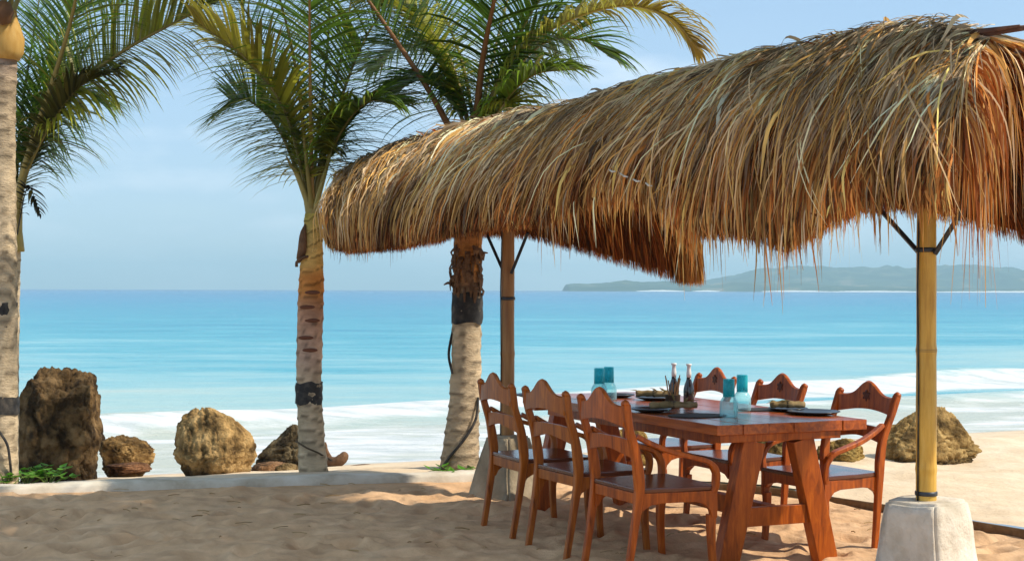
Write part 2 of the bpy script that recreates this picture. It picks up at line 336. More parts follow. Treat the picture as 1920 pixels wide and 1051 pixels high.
# beach outwards from the kerb
rb = np.concatenate([np.linspace(0, 14, 200), np.geomspace(14.3, 60, 12)])
dirs = (K-ctr)/np.linalg.norm(K-ctr, axis=1)[:, None]
onr = np.clip((K[:, 0]-.9)/.3, 0, 1)
G = K[:, None]+dirs[:, None]*rb[None, :, None]+dirs[:, None]*(.12-.11*onr[:, None, None])
tcoord = (G-sh0)@n_
zcap = (.02+.025*onr)[:, None]; zb = np.clip(SEA-.115*tcoord, -2.2, zcap)
zb = zb+.02*fbm(np.concatenate([G*1.6, 0*G[..., :1]], -1), 4)*np.clip((zb-SEA)*4, .1, 1)
wet = np.clip((tcoord+2.0+.7*fbm(np.concatenate([G*.5, 0*G[..., :1]], -1), 3))/1.2, 0, 1)
wc = 1-wet[..., None]*np.array([.22, .20, .12])
me = numesh('beach_sand', np.concatenate([G, zb[..., None]], -1).reshape(-1, 3), grid_faces(len(K), len(rb)), {'wet': wc.reshape(-1, 3)})
tag(link('beach_sand', me, M['beach']), kind='structure')
# kerb
mb = MB(); rings = []
for i in range(60, 640, 3):
    if K[i][0] > 1.1: break
    p = K[i]; d = dirs[i]; j = .012*math.sin(i*.21)+.01*random.uniform(-1, 1); top = .046+.006*math.sin(i*.13)+.004*random.uniform(-1, 1)
    if p[0] > 1.2: top -= .03
    w_ = .20 if p[0] < 1 else .16
    rings.append([Vector((p[0]+d[0]*r_, p[1]+d[1]*r_, zt)) for r_, zt in ((-.03+j, -.12), (-.025+j, top-.02), (0+j, top), (w_-.03, top), (w_, top-.025), (w_+.02, -.6))])
mb.ring_sweep(rings)
tag(mb.build('kerb', M['kerb'], smooth=True), label='low whitewashed kerb curving round the edge of the sandy terrace', cat='kerb')

mb = MB(); rings = []  # brown strip: the ledge's shadowed front face, its shade put in the colour
for i in range(0, len(K), 3):
    p = K[i]; d = dirs[i]
    if p[0] < 1.05 or p[1] < 6: continue
    j = .003*math.sin(i*.11)
    rings.append([Vector((p[0]+d[0]*r_, p[1]+d[1]*r_, zt)) for r_, zt in ((-.010+j, -.1), (-.009+j, .030+j), (-.004+j, .040+j), (.010+j, .040+j), (.03, -.1))])
M['edge'] = mat('ledge_shade_brown', (.14, .085, .04), .9, .2, [(.26, .17, .09)], scale=14, bump=.6, bscale=30)
tag(mb.ring_sweep(rings).build('ledge_shade_strip', M['edge'], smooth=True), label='thin brown strip, coloured as the shadowed front of the sand ledge behind the right chairs and plinth', cat='edging')

# ------------------------------------------------------------ far headland
def hill(name, tab, dist, depth, seed, amp):
    px = np.linspace(tab[0][0], tab[-1][0], 420); hy = np.interp(px, [t[0] for t in tab], [t[1] for t in tab])
    Hh = np.maximum(hy*dist/FPX, 0)
    Hh = Hh*(1+.10*fbm(np.stack([px*.02+seed, px*0, px*0], -1), 4))
    v = np.linspace(0, 1, 40); prof = np.interp(v, [0, .05, .25, .6, 1], [0, .45, .8, 1.0, .6])
    X = ((px-CX)/FPX*dist)[:, None]*np.ones(40)[None]; Y = dist+v[None]*depth+0*X
    Z = Hh[:, None]*prof[None]; Z = Z*(1+amp*fbm(np.stack([X*.012+seed, Y*.012, 0*X], -1), 5))-.4
    Z[:, 0] = SEA-1
    me = numesh(name, np.stack([X, Y, Z], -1).reshape(-1, 3), grid_faces(420, 40)); return me
M['hill'] = mat('wooded_hill', (.035, .06, .03), .95, .1, [(.06, .09, .04), (.24, .20, .13)], scale=.014, detail=9, lo=.42, hi=.68)
M['surf'] = mat('surf_line', (.75, .76, .74), .9, .2)
tag(link('headland', hill('headland', [(1062, 0), (1066, 13), (1080, 15), (1110, 15), (1150, 17), (1185, 19), (1215, 17), (1260, 21), (1300, 20), (1345, 13), (1400, 15), (1450, 17), (1500, 16), (1620, 14), (1750, 10), (1900, 7), (2300, 5)], 3300, 300, 3, .28), M['hill']), kind='structure')
tag(link('hill', hill('hill', [(1280, 0), (1330, 12), (1380, 22), (1430, 32), (1480, 42), (1540, 49), (1600, 51), (1660, 48), (1710, 48), (1770, 46), (1820, 48), (1880, 51), (1960, 50), (2100, 44), (2300, 30), (2600, 8)], 3900, 900, 8, .16), M['hill']), kind='structure')
mb = MB()
for a, b, dd in ((1195, 1285, 3250), (1300, 1350, 3260), (1430, 1560, 3240), (1560, 1740, 3240), (1755, 2050, 3240)):
    n0 = 14; pt = [((a+(b-a)*i/(n0-1)-CX)/FPX*dd) for i in range(n0)]
    fr = [(x, dd+random.uniform(0, 6), SEA-.5) for x in pt]; tp = [(x, dd+12, SEA+1.2+2.2*math.sin(math.pi*i/(n0-1))*random.uniform(.5, 1)) for i, x in enumerate(pt)]
    bk = [(x, dd+40, SEA-.5) for x in pt]
    mb.add(fr+tp+bk, [(i, i+1, n0+i+1, n0+i) for i in range(n0-1)]+[(n0+i, n0+i+1, 2*n0+i+1, 2*n0+i) for i in range(n0-1)])
tag(mb.build('surf', M['surf'], smooth=True), kind='structure')

# ------------------------------------------------------------ rocks
def ico(n=5):
    bm = bmesh.new(); bmesh.ops.create_icosphere(bm, subdivisions=n, radius=1)
    v = np.array([x.co[:] for x in bm.verts]); f = np.array([[q.index for q in p.verts] for p in bm.faces]); bm.free(); return v, f
ICO = ico(6)
def rock(px0, px1, ytop, ybot, d, label, shape=2.4, seed=0, tint=(1, 1, 1), dark=0, prof=None, group='beach rocks', pit=.10, ncut=26, cut=.74):
    v, f = ICO; v = v.copy()
    for q in (np.arange(11.6, 20, .05) if px0 > 1100 else []):
        b_ = P((px0+px1)/2, ybot, q); tq = (b_.x-sh0[0])*n_[0]+(b_.y-sh0[1])*n_[1]
        if b_.z <= min(SEA-.115*tq, .03): d = q; break
    base = P((px0+px1)/2, ybot, d); wd = (px1-px0)/FPX*d/2; h = (ybot-ytop)/FPX*d
    hr = np.sqrt(v[:, 0]**2+v[:, 1]**2); kk = np.where(v[:, 2] < 0, np.minimum(1/np.maximum(hr, .3), 2.2), 1); v[:, :2] *= (1+(kk-1)*.85)[:, None]
    r = (np.abs(v)**shape).sum(1)**(1/shape); v = np.where((v[:, 2] > -.05)[:, None], v/r[:, None], v*np.array([1, 1, 1.]))
    q = v*1.0
    rp_ = np.random.default_rng(seed*5+2)
    for _ in range(ncut):
        pn = rp_.normal(0, 1, 3)*np.array([1, 1, .8]); pn /= np.linalg.norm(pn); ex = np.maximum((v@pn)-rp_.uniform(cut, .97), 0); v = v-pn[None]*(ex*.92)[:, None]
    D = .08*fbm(q*1.1+seed*7.7, 3)
    ridged = 1-np.abs(fbm(q*2.6+seed*3.1, 4)); D += -.12*np.clip(ridged-.55, 0, 1)*1.2
    cv = fbm(q*2.3+seed*1.7+.4*fbm(q*3+9, 2)[:, None], 3); D -= pit*.9*np.exp(-(np.abs(cv)/.09)**2)
    cv = fbm(q*np.array([3, 3, 7.])+seed*2.9, 3); D -= pit*.45*np.exp(-(np.abs(cv)/.12)**2)
    D += pit*.20*fbm(q*7+seed, 5, .55)-pit*.5*np.clip(fbm(q*6+seed*2, 2)-.45, 0, 1)
    pitm = np.clip(vnoise(q*9+seed)-.2, 0, 1)
    v = v*(1+D)[:, None]
    zt = (v[:, 2]+.45)/(v[:, 2].max()+.45)
    zp = np.clip(zt, 0, 1)
    if prof: 
        k = np.interp(zp, [p[0] for p in prof], [p[1] for p in prof]); off = np.interp(zp, [p[0] for p in prof], [p[2] for p in prof])
        v[:, 0] = v[:, 0]*k+off; v[:, 1] *= k
    x = v[:, 0]; xm = x[zt > -.02]; x = (x-xm.min())/(xm.max()-xm.min())*2-1
    W = np.stack([x*wd, v[:, 1]*wd*.85, zt*h], 1)
    n1 = fbm(v*2.2+seed, 4)
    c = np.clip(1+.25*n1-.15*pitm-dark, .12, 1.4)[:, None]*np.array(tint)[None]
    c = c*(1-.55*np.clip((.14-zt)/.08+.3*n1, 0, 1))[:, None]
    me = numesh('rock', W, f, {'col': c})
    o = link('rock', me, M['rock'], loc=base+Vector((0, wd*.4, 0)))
    return tag(o, label=label, cat='rock', group=group)
rock(14, 180, 688, 885, 14.2, 'large dark brown pitted boulder directly right of the leftmost palm trunk', 6, 1, (.46, .40, .33), .05, [(0, 1.0, 0), (.3, 1.0, .05), (.5, .93, 0), (.62, .95, -.02), (.8, .93, -.03), (1, .88, -.04)], pit=.13, ncut=14, cut=.93)
rock(172, 287, 815, 876, 15.3, 'low brown rock with an undercut side between the two big boulders', 3, 2, (.75, .64, .45), .05, [(0, .95, .05), (.22, .92, .05), (.36, 1, 0), (.8, 1.05, 0), (1, .95, 0)], pit=.12)
rock(196, 282, 868, 886, 14.6, 'small flat reddish rock at the foot of the low brown rock', 2.4, 3, (.62, .42, .38), .1)
rock(319, 479, 765, 893, 13.6, 'rounded sunlit tan boulder standing alone behind the kerb', 2.5, 4, (1.12, 1.02, .80), -.02, [(0, .80, 0), (.1, .88, 0), (.3, 1.0, .02), (.6, .96, -.02), (.85, .78, -.12), (1, .52, -.20)], pit=.07)
rock(478, 600, 796, 868, 16.2, 'dark grey pointed rock behind the slim palm trunk', 2.2, 5, (.36, .37, .36), .15, [(0, 1.05, 0), (.3, .85, .05), (.7, .55, .15), (1, .30, .05)], pit=.14)
rock(468, 545, 866, 888, 14.4, 'small flat pinkish stone in front of the pointed rock', 2.2, 6, (.8, .62, .58), 0)
rock(515, 562, 868, 887, 14.2, 'small flat grey stone touching the base of the slim palm', 2.2, 7, (.7, .68, .6), 0)
rock(1656, 1852, 762, 868, 14.0, 'big tapering sunlit boulder on the beach behind the right bamboo post', 2.2, 8, (1.0, .92, .66), .02, [(0, 1.06, 0), (.2, .95, 0), (.45, .76, -.04), (.75, .60, -.04), (1, .45, .0)], pit=.11)
rock(1528, 1628, 822, 868, 13.9, 'low mossy yellow rock seen under the arm of the right front chair', 2.2, 9, (.95, .88, .5), .02, pit=.12)
rock(1415, 1500, 820, 866, 14.0, 'low dark mossy rock seen between the two front table legs', 2.3, 10, (.72, .72, .48), .08, pit=.12)
rock(1150, 1225, 800, 872, 13.6, 'yellowish rock glimpsed through the back of the left front chair', 2.4, 11, (1.15, 1.05, .62), -.05, pit=.1)
# driftwood
dw = empty('driftwood', P(625, 868, 15.2), label='curled dark piece of driftwood just right of the slim palm trunk', cat='driftwood')
def rel(pts, o): return [Vector(p)-o.location for p in pts]
MB().tube(rel(spline([P(585, 868, 15.2), P(612, 866, 15.2), P(632, 866, 15.1), P(645, 856, 15.1), P(646, 846, 15.1)], 14), dw), [.05, .06, .07, .075, .07, .065, .06, .06, .06, .06, .055, .05, .04, .015], 8).build('branch', M['drift'], dw, smooth=True)
MB().tube(rel(spline([P(622, 866, 15.2), P(613, 846, 15.2), P(611, 828, 15.2)], 8), dw), [.05, .04, .035, .03, .025, .02, .018, .01], 7).build('branch', M['drift'], dw, smooth=True)
for (a, b, yy) in ((640, 700, 880), (655, 720, 874)):
    tag(MB().tube(spline([P(a, yy, 14.6), P((a+b)/2, yy-3, 14.6), P(b, yy+1, 14.6)], 8), [.008, .012, .014, .014, .012, .01, .008, .004], 6).build('stick', M['drift']),
        label='thin dry stick on wet sand right of the slim palm, the %s one' % ('nearer' if yy == 880 else 'farther'), cat='stick', group='sticks on the wet sand')

# ------------------------------------------------------------ palms
def frond(parent, pts, lmax=.75, n=80, start=.22, side=None, droop=.55, col=(.045, .095, .018), tip=None, r0=.022, rc=(.22, .17, .04), seed=0, curl=0, twist=0, bare=False):
    rg = random.Random(seed*13+5); pts = [p-parent.location for p in pts]
    c = spline(pts, 40); mb = MB(); mb.tube(c, [r0*(1-.82*(i/39))*(1+.9*max(0, 1-i/5)) for i in range(40)], 7)
    me = mb.mesh('frond'); cols = np.array([np.array(rc)*(1-.3*(i//7)/39)*rg.uniform(.85, 1.1) for i in range(len(me.vertices))])
    at = me.attributes.new('col', 'FLOAT_COLOR', 'POINT'); at.data.foreach_set('color', np.hstack([cols, np.ones((len(cols), 1))]).astype(np.float32).ravel())
    fo = link('frond', me, M['rachis'], parent)
    if bare: return fo
    V = []; F = []; Cc = []; SEG = 5
    for i in range(n):
        for sgn in (-1, 1):
            uu = start+(1-start)*(i+rg.uniform(-.3, .3))/(n-1); uu = min(max(uu, 0), .999)
            k = uu*39; j = min(int(k), 38); p = c[j].lerp(c[j+1], k-j); t = (c[j+1]-c[j]).normalized()
            sd = side.copy() if side else t.cross(Vector((0, 0, 1)))
            if sd.length < .15: sd = Vector((1, 0, 0))
            sd = (sd-t*sd.dot(t)).normalized(); up = sd.cross(t); 
            if up.z < 0: up = -up
            q = max(0, (uu-start)/(1-start)); ln = lmax*(.42+.58*math.sin(math.pi*min(1, q*.86+.12)))*rg.uniform(.8, 1.1)*(1 if q < .9 else .75)
            sweep = .22+.75*q
            d = (sd*sgn*math.cos(sweep)+t*math.sin(sweep)+up*(.22+twist*sgn)+Vector([rg.uniform(-.09, .09) for _ in range(3)])).normalized()
            w0 = .0150*rg.uniform(.8, 1.2); pos = p.copy(); dr = droop*rg.uniform(.6, 1.4)*(1.15-.2*q); b0 = len(V)
            cv = rg.uniform(.5, 1.5); base = Vector(col)*cv
            if rg.random() < .12: base = base.lerp(Vector((.22, .17, .03)), .6)
            yel = Vector((.36, .25, .04))
            wd = d.cross(Vector((0, 0, 1))); wd = wd.normalized() if wd.length > .05 else sd
            wd = (wd+up*rg.uniform(-.6, .6)).normalized()
            for s_i in range(SEG+1):
                x = s_i/SEG; ww = w0*(1-.15*x) if x < .5 else w0*(1-x)*1.85
                V.append(pos+wd*ww); V.append(pos-wd*ww)
                cc = base.lerp(yel, min(1, (tip or 0)*(q**1.2)*1.1+.18*x*(rg.random() < .3)))
                Cc += [tuple(cc)]*2
                if s_i < SEG:
                    a = b0+2*s_i; F.append((a, a+1, a+3, a+2)); pos = pos+d*(ln/SEG); d = (d+Vector((0, 0, -1))*dr*(x+.25)*.55).normalized()
    me = numesh('leaflets', np.array([v[:] for v in V]), np.array(F), {'col': np.array(Cc)})
    lf = link('leaflets', me, M['leaf'], fo, kind='stuff'); return fo
def trunk(parent, pts, rads, cols, n=26, rings=95, ringh=.10):
    c = spline(pts, rings); m = len(c); V = []; Cc = []; zs = [p[0] for p in cols]
    L_ = 0
    for i, p in enumerate(c):
        if i: L_ += (c[i]-c[i-1]).length
        x = i/(m-1); r = float(np.interp(x, np.linspace(0, 1, len(rads)), rads))
        cc = np.array([np.interp(x, zs, [q[1][k] for q in cols]) for k in range(3)])
        for k in range(n):
            a = 2*math.pi*k/n; jit = .006*math.sin(a*2+L_*3)+.010*math.sin(a+L_*2)
            fr = ((L_+jit*2)/ringh) % 1; bump = .05*(1-fr)+.035*(1 if fr < .15 else 0)
            nv = float(vnoise(np.array([math.cos(a)*1.5, math.sin(a)*1.5, L_*8+pts[0][0]])))
            rr_ = r*(1+bump*1.1+.05*nv)
            V.append((p.x+rr_*math.cos(a), p.y+rr_*math.sin(a), p.z))
            dk = .50 if fr < .16 else (1.2 if fr < .34 else 1)
            Cc.append(cc*dk*(1+.28*nv))
    F = [(i*n+k, i*n+(k+1) % n, (i+1)*n+(k+1) % n, (i+1)*n+k) for i in range(m-1) for k in range(n)]
    me = numesh('trunk', np.array(V)-np.array(parent.location)[None], np.array(F), {'col': np.clip(np.array(Cc), 0, 1)})
    return link('trunk', me, M['trunk'], parent)
def wrap(parent, c0, c1, r0, r1, name='strap', m='rubber', seed=0):
    rg = random.Random(seed); rings = []; nn = 20; k = 7
    for i in range(k):
        x = i/(k-1); p = Vector(c0).lerp(Vector(c1), x)-parent.location; r = r0+(r1-r0)*x
        rings.append([p+Vector((math.cos(2*math.pi*j/nn), math.sin(2*math.pi*j/nn), 0))*(r*(1+.05*rg.uniform(-1, 1)))+Vector((0, 0, (.005*math.sin(j*1.3+i)+rg.uniform(-.006, .006))*(1 if 0 < i < k-1 else 1.3))) for j in range(nn)])
    return MB().ring_sweep(rings, cap=False).build(name, M[m], parent, smooth=True)
GRN = (.15, .25, .020); DGR = (.10, .19, .022); LGR = (.29, .31, .030)
BK = (.49, .385, .255); BK2 = (.33, .25, .165); OR = (.58, .24, .06); OR2 = (.66, .40, .12)

# slim palm
pb = empty('palm_tree', P(588, 895, 11.75), label='slim young coconut palm with one short black strap, left of the thatched shelter', cat='palm tree', group='coconut palms along the kerb')
D = 11.75
trunk(pb, [P(590, 905, D), P(584, 800, D), P(580, 700, D), P(583, 560, D), P(585, 470, D), P(586, 400, D)], [.118, .104, .098, .098, .098, .092, .078, .06],
      [(0, BK), (.36, BK), (.45, (.50, .34, .25)), (.56, (.44, .24, .15)), (.63, OR), (.68, (.50, .2, .05)), (.74, OR2), (.84, (.62, .42, .14)), (1, (.36, .30, .07))])
# leaf scars
for (y, s) in ((600, 1), (632, -1), (655, .3), (548, 1), (575, -.6)):
    q = P(583+s*4, y, D); q.y -= .088
    MB().lathe([(.001, .001), (.034, .004), (.046, .012), (.034, .02), (.001, .024)], 12).build('leaf_scar', mat('scar%d' % y, (.14, .05, .025), .9) if y == 600 else bpy.data.materials['scar600'], pb, smooth=True)
    o_ = pb.children[-1]
scars = [c for c in pb.children if c.name.startswith('leaf_scar')]
for o_, (y, s) in zip(scars, ((600, 1), (632, -1), (655, .3), (548, 1), (575, -.6))):
    q = P(583+s*6, y, D)-pb.location; o_.location = (q.x, q.y-.085, q.z); o_.rotation_euler = (R(90), 0, 0); o_.scale = (1.35, .36, 1)
wrap(pb, P(580, 756, D), P(580, 716, D), .106, .108, seed=1)
MB().tube(rel(spline([P(556, 826, D-.05), P(575, 838, D-.14), P(598, 848, D-.13), P(612, 856, D), P(622, 862, D+.1)], 16), pb), .007, 6).build('rope', M['rope'], pb, smooth=True)
B = P(586, 405, D)
def fr(parent, base, pts, d0, dz, **k):     # pts in photo pixels, dz depth offsets
    return frond(parent, [base]+[P(a, b, d0+c) for (a, b), c in zip(pts, dz)], **k)
fr(pb, B, [(583, 300), (580, 150), (578, -20), (575, -150)], D, [-.08, -.3, -.8, -1.5], lmax=.80, rc=(.40, .24, .08), col=DGR, seed=1, side=Vector((1, .1, 0)), droop=.9, start=.3)
fr(pb, B, [(568, 330), (530, 200), (455, 105), (365, 40)], D, [0, -.15, -.3, -.4], lmax=.78, col=LGR, seed=2, tip=.35, droop=.55, side=Vector((.5, -.85, .1)))
fr(pb, B, [(570, 320), (525, 160), (470, 40), (400, -60)], D, [.1, .35, .6, .9], lmax=.85, col=DGR, seed=3, droop=.5, side=Vector((.9, -.3, -.3)))
fr(pb, B, [(560, 330), (520, 240), (468, 190), (428, 185)], D, [.1, .3, .4, .5], lmax=.62, col=GRN, seed=4, droop=.35, start=.3, side=Vector((.4, .1, 1)))
fr(pb, B, [(600, 320), (640, 180), (690, 60), (760, -30)], D, [0, .1, .2, .3], lmax=.85, col=GRN, seed=5, droop=.7, side=Vector((.9, .4, 0)))
fr(pb, B, [(605, 320), (645, 235), (690, 190), (740, 195)], D, [.05, -.15, -.3, -.35], lmax=.6, col=GRN, seed=6, droop=.6, start=.3, side=Vector((.3, .9, .2)))
fr(pb, B, [(598, 310), (630, 150), (655, 10), (670, -120)], D, [.2, .6, 1.1, 1.6], lmax=.85, col=DGR, seed=7, droop=.6, side=Vector((1, 0, 0)))
fr(pb, B, [(575, 310), (555, 140), (520, -10), (470, -130)], D, [-.1, -.2, -.3, -.5], lmax=.8, col=LGR, seed=8, droop=.8, tip=.2, side=Vector((1, .2, 0)))
fr(pb, B, [(590, 300), (610, 120), (615, -20), (600, -130)], D, [.3, .8, 1.4, 2.0], lmax=.9, col=DGR, seed=18, droop=.5, side=Vector((1, 0, 0)))
fr(pb, B, [(558, 330), (545, 310), (536, 293)], D, [-.05, -.08, -.1], seed=9, bare=True, r0=.03, rc=(.30, .24, .07))
fr(pb, B, [(604, 340), (615, 300), (628, 250), (650, 215)], D, [-.05, -.08, -.1, -.1], lmax=.5, seed=10, r0=.026, rc=(.28, .25, .07), col=LGR, start=.55)
MB().tube(rel(spline([P(560, 492, D), P(566, 470, D-.08), P(568, 440, D-.08), P(572, 420, D-.05)], 9), pb), [.008, .03, .036, .036, .034, .03, .024, .015, .006], 8).build('leaf_base', M['drift'], pb, smooth=True)
MB().tube(rel(spline([P(585, 480, D-.05), P(570, 482, D-.1), P(557, 490, D-.08), P(556, 500, D-.08)], 8), pb), .013, 6).build('leaf_base', M['drift'], pb, smooth=True)

# stout palm behind the shelter
pc = empty('palm_tree', P(863, 893, 11.9), label='stout coconut palm with tall black wrap and cable, rising behind the thatched shelter', cat='palm tree', group='coconut palms along the kerb')
D = 11.9
trunk(pc, [P(860, 905, D), P(868, 800, D), P(874, 700, D), P(876, 560, D), P(877, 470, D), P(884, 330, D), P(890, 240, D)], [.165, .142, .125, .118, .112, .11, .112, .105, .09, .08],
      [(0, BK2), (.3, BK), (.5, BK), (.54, (.30, .18, .10)), (.62, OR), (.75, (.30, .15, .06)), (1, (.22, .16, .05))], rings=120)
wrap(pc, P(876, 606, D), P(876, 548, D), .124, .125, seed=3)
MB().tube(rel(spline([P(853, 606, D-.02), P(845, 640, D-.03), P(842, 668, D-.06), P(849, 700, D-.1)], 14), pc), .012, 6).build('cable', M['rubber'], pc, smooth=True)
MB().tube(rel(spline([P(897, 745, D-.07), P(893, 785, D-.13), P(872, 822, D-.16), P(845, 855, D-.15), P(828, 880, D-.12), P(826, 890, D-.1)], 22), pc), .012, 6).build('cable', M['rubber'], pc, smooth=True)
for i in range(64):                                      # torn fibre sheath below the roof
    a = random.uniform(-2.9, -.2); y0 = random.uniform(455, 540); c = P(876, y0, D)
    d = Vector((math.cos(a), math.sin(a), 0)); 
    p0 = c+d*.115; p1 = p0+d*random.uniform(.0, .03)+Vector((0, 0, -random.uniform(.05, .14)))
    MB().bar([p-pc.location for p in (p0, (p0+p1)/2+d*.015, p1)], [random.uniform(.02, .05)]*2+[.01], .006, side=Vector((-d.y, d.x, 0))).build('bark_flap', bpy.data.materials['driftwood'] if i % 3 else M['rachis2'] if 'rachis2' in M else M['drift'], pc)
for pts in ([(855, 540), (842, 530), (832, 534)], [(853, 545), (846, 520), (842, 508)], [(895, 480), (905, 474), (915, 474)]):
    MB().tube(rel(spline([P(a, b, D-.03) for a, b in pts], 6), pc), [.014, .016, .014, .012, .009, .004], 6).build('twig', M['drift'], pc, smooth=True)
B = P(889, 330, D)
fr(pc, B, [(893, 220), (904, 110), (925, 0), (950, -120)], D, [-.1, -.3, -.6, -1], lmax=.85, rc=(.24, .10, .03), r0=.040, col=DGR, seed=21, side=Vector((1, .1, 0)), droop=.8, start=.38)
fr(pc, B, [(845, 245), (800, 165), (730, 60), (660, -40), (600, -120)], D, [-.1, -.2, -.35, -.5, -.6], lmax=.85, rc=(.26, .12, .045), r0=.034, col=GRN, seed=22, side=Vector((.8, .2, .6)), droop=.7, start=.24)
fr(pc, B, [(905, 240), (960, 110), (1060, 40), (1170, 10), (1255, 32), (1306, 88)], D, [0, -.15, -.3, -.4, -.5, -.5], lmax=.62, col=LGR, seed=23, tip=1, side=Vector((.2, -1, .1)), droop=.85, start=.3, rc=(.40, .31, .06), n=110)
fr(pc, B, [(910, 240), (960, 140), (1020, 80), (1090, 75), (1150, 110)], D, [.1, .2, .3, .4, .5], lmax=.72, col=DGR, seed=24, side=Vector((.3, 1, 0)), droop=.6, start=.3)
fr(pc, B, [(905, 260), (945, 190), (1000, 140), (1070, 130)], D, [-.1, -.25, -.4, -.5], lmax=.66, col=GRN, seed=25, side=Vector((.3, 1, .1)), droop=.7, start=.3)
fr(pc, B, [(880, 250), (850, 150), (800, 90), (740, 90), (700, 120)], D, [.1, .3, .5, .7, .8], lmax=.75, col=DGR, seed=26, side=Vector((.4, 1, 0)), droop=.6, start=.3)
fr(pc, B, [(885, 220), (860, 100), (815, 0), (760, -80)], D, [.2, .5, .8, 1.1], lmax=.85, col=GRN, seed=27, side=Vector((1, .1, .1)), droop=.6)
fr(pc, B, [(910, 210), (960, 90), (1010, 0), (1080, -80)], D, [-.05, -.1, -.15, -.2], lmax=.8, col=GRN, seed=28, side=Vector((1, .5, 0)), droop=.9)
fr(pc, B, [(900, 220), (930, 80), (960, -40), (985, -150)], D, [.3, .7, 1.1, 1.5], lmax=.9, col=DGR, seed=29, side=Vector((1, 0, 0)), droop=.6)
fr(pc, B, [(876, 250), (840, 180), (790, 150), (740, 170)], D, [-.1, -.1, 0, .1], lmax=.62, col=DGR, seed=30, side=Vector((.3, 1, .2)), droop=.7, start=.35)
fr(pc, B, [(902, 280), (925, 220), (950, 195), (975, 215)], D, [.0, -.1, -.2, -.3], lmax=.45, col=LGR, seed=31, side=Vector((.3, 1, .1)), droop=.9, start=.3)
fr(pc, B, [(870, 200), (830, 90), (760, 20), (690, 0)], D, [.0, .1, .2, .2], lmax=.7, col=LGR, seed=32, side=Vector((.5, .8, .1)), droop=.7, tip=.3)

# leftmost palm, trunk half in frame
pa = empty('palm_tree', P(4, 905, 11.3), label='grey ringed palm trunk cut by the left edge of the photo, with dark bands', cat='palm tree', group='coconut palms along the kerb')
D = 11.3
trunk(pa, [P(4, 915, D), P(5, 700, D), P(4, 450, D), P(2, 250, D), P(2, 110, D), P(0, 20, D)], [.125, .115, .108, .10, .097, .10, .115, .11],
      [(0, BK), (.5, BK), (.72, BK2), (.82, (.34, .25, .2)), (.89, (.30, .14, .08)), (.9, (.45, .24, .05)), (1, (.40, .22, .05))], rings=130)
wrap(pa, P(5, 640, D), P(5, 568, D), .104, .110, seed=5); wrap(pa, P(5, 776, D), P(5, 742, D), .126, .124, seed=6)
MB().tube(rel(spline([P(-6, 800, D-.14), P(14, 830, D-.14), P(20, 860, D-.13), P(24, 900, D-.08)], 14), pa), .010, 6).build('cable', M['rubber'], pa, smooth=True)
MB().lathe([(.09, 0), (.12, .06), (.125, .16), (.09, .27), (.05, .36)], 16, c=tuple(P(12, 112, D-.03)-pa.location)).build('leaf_base', mat('sheath', (.42, .23, .05), .7, .3, [(.5, .31, .09)], scale=8, stretch=(4, 4, 1)), pa, smooth=True)
B = P(4, 60, D)
for i, (pts, dz, cc) in enumerate([([(40, -60), (120, -160), (240, -220)], [-.1, -.2, -.2], LGR), ([(-60, -30), (-180, -70), (-320, 0)], [0, 0, .1], GRN), ([(10, -120), (40, -250), (80, -400)], [-.3, -.7, -1.2], GRN),
                        ([(60, -50), (170, -130), (300, -110), (400, -20)], [.3, .6, .9, 1.1], DGR), ([(-30, -100), (-90, -220), (-160, -330)], [.3, .6, 1], DGR)]):
    fr(pa, B, pts, D, dz, lmax=.8, col=cc, seed=40+i)
# coconut-like dark lump at very top left
MB().lathe([(.0, -.10), (.06, -.08), (.085, 0), (.06, .07), (.0, .09)], 14, c=tuple(P(2, 22, D-.16)-pa.location)).build('coconut', mat('coconut', (.10, .045, .02), .6, .3, [(.17, .08, .03)], scale=10), pa, smooth=True)

# palm standing behind it
pd = empty('palm_tree', P(22, 893, 12.8), label='palm with low arching fronds growing close behind the leftmost trunk', cat='palm tree', group='coconut palms along the kerb')
D = 12.8
trunk(pd, [P(18, 905, D), P(20, 700, D), P(23, 520, D), P(27, 440, D), P(28, 400, D)], [.085, .072, .066, .06, .05, .04], [(0, BK), (.6, BK), (.8, OR), (1, (.25, .22, .05))])
B = P(28, 470, D)
YG = (.36, .27, .075)
fr(pd, B, [(34, 370), (60, 265), (98, 150), (135, 20), (150, -90)], D, [-.05, -.15, -.3, -.5, -.8], lmax=.95, rc=YG, r0=.045, col=GRN, seed=51, side=Vector((1, .2, 0)), droop=.85, start=.36)
fr(pd, B, [(40, 350), (72, 262), (140, 165), (230, 95), (330, 40), (440, -15)], D, [0, 0, -.1, -.2, -.3, -.4], lmax=.78, rc=YG, r0=.034, col=LGR, seed=52, side=Vector((.5, 0, .85)), droop=.5, start=.36, n=110, tip=.3)
fr(pd, B, [(36, 360), (50, 250), (90, 100), (160, 0), (260, -60)], D, [.1, .3, .6, .9, 1.1], lmax=.9, col=DGR, seed=53, side=Vector((1, -.3, 0)), droop=.6)
fr(pd, B, [(38, 330), (70, 230), (130, 170), (190, 190)], D, [.1, .3, .5, .6], lmax=.75, col=DGR, seed=54, side=Vector((.4, .9, 0)), droop=.7, start=.3)
fr(pd, B, [(30, 330), (40, 200), (60, 70), (80, -60)], D, [.2, .5, .9, 1.4], lmax=.95, col=DGR, seed=55, side=Vector((1, 0, 0)), droop=.6)
fr(pd, B, [(42, 320), (90, 200), (170, 80), (230, 0), (290, -90)], D, [.2, .4, .7, 1., 1.3], lmax=.9, col=DGR, seed=56, side=Vector((.8, .5, .2)), droop=.65)
fr(pd, B, [(20, 300), (10, 150), (-40, 20)], D, [.1, .2, .3], lmax=.85, col=GRN, seed=57, side=Vector((1, .2, 0)), droop=.9)
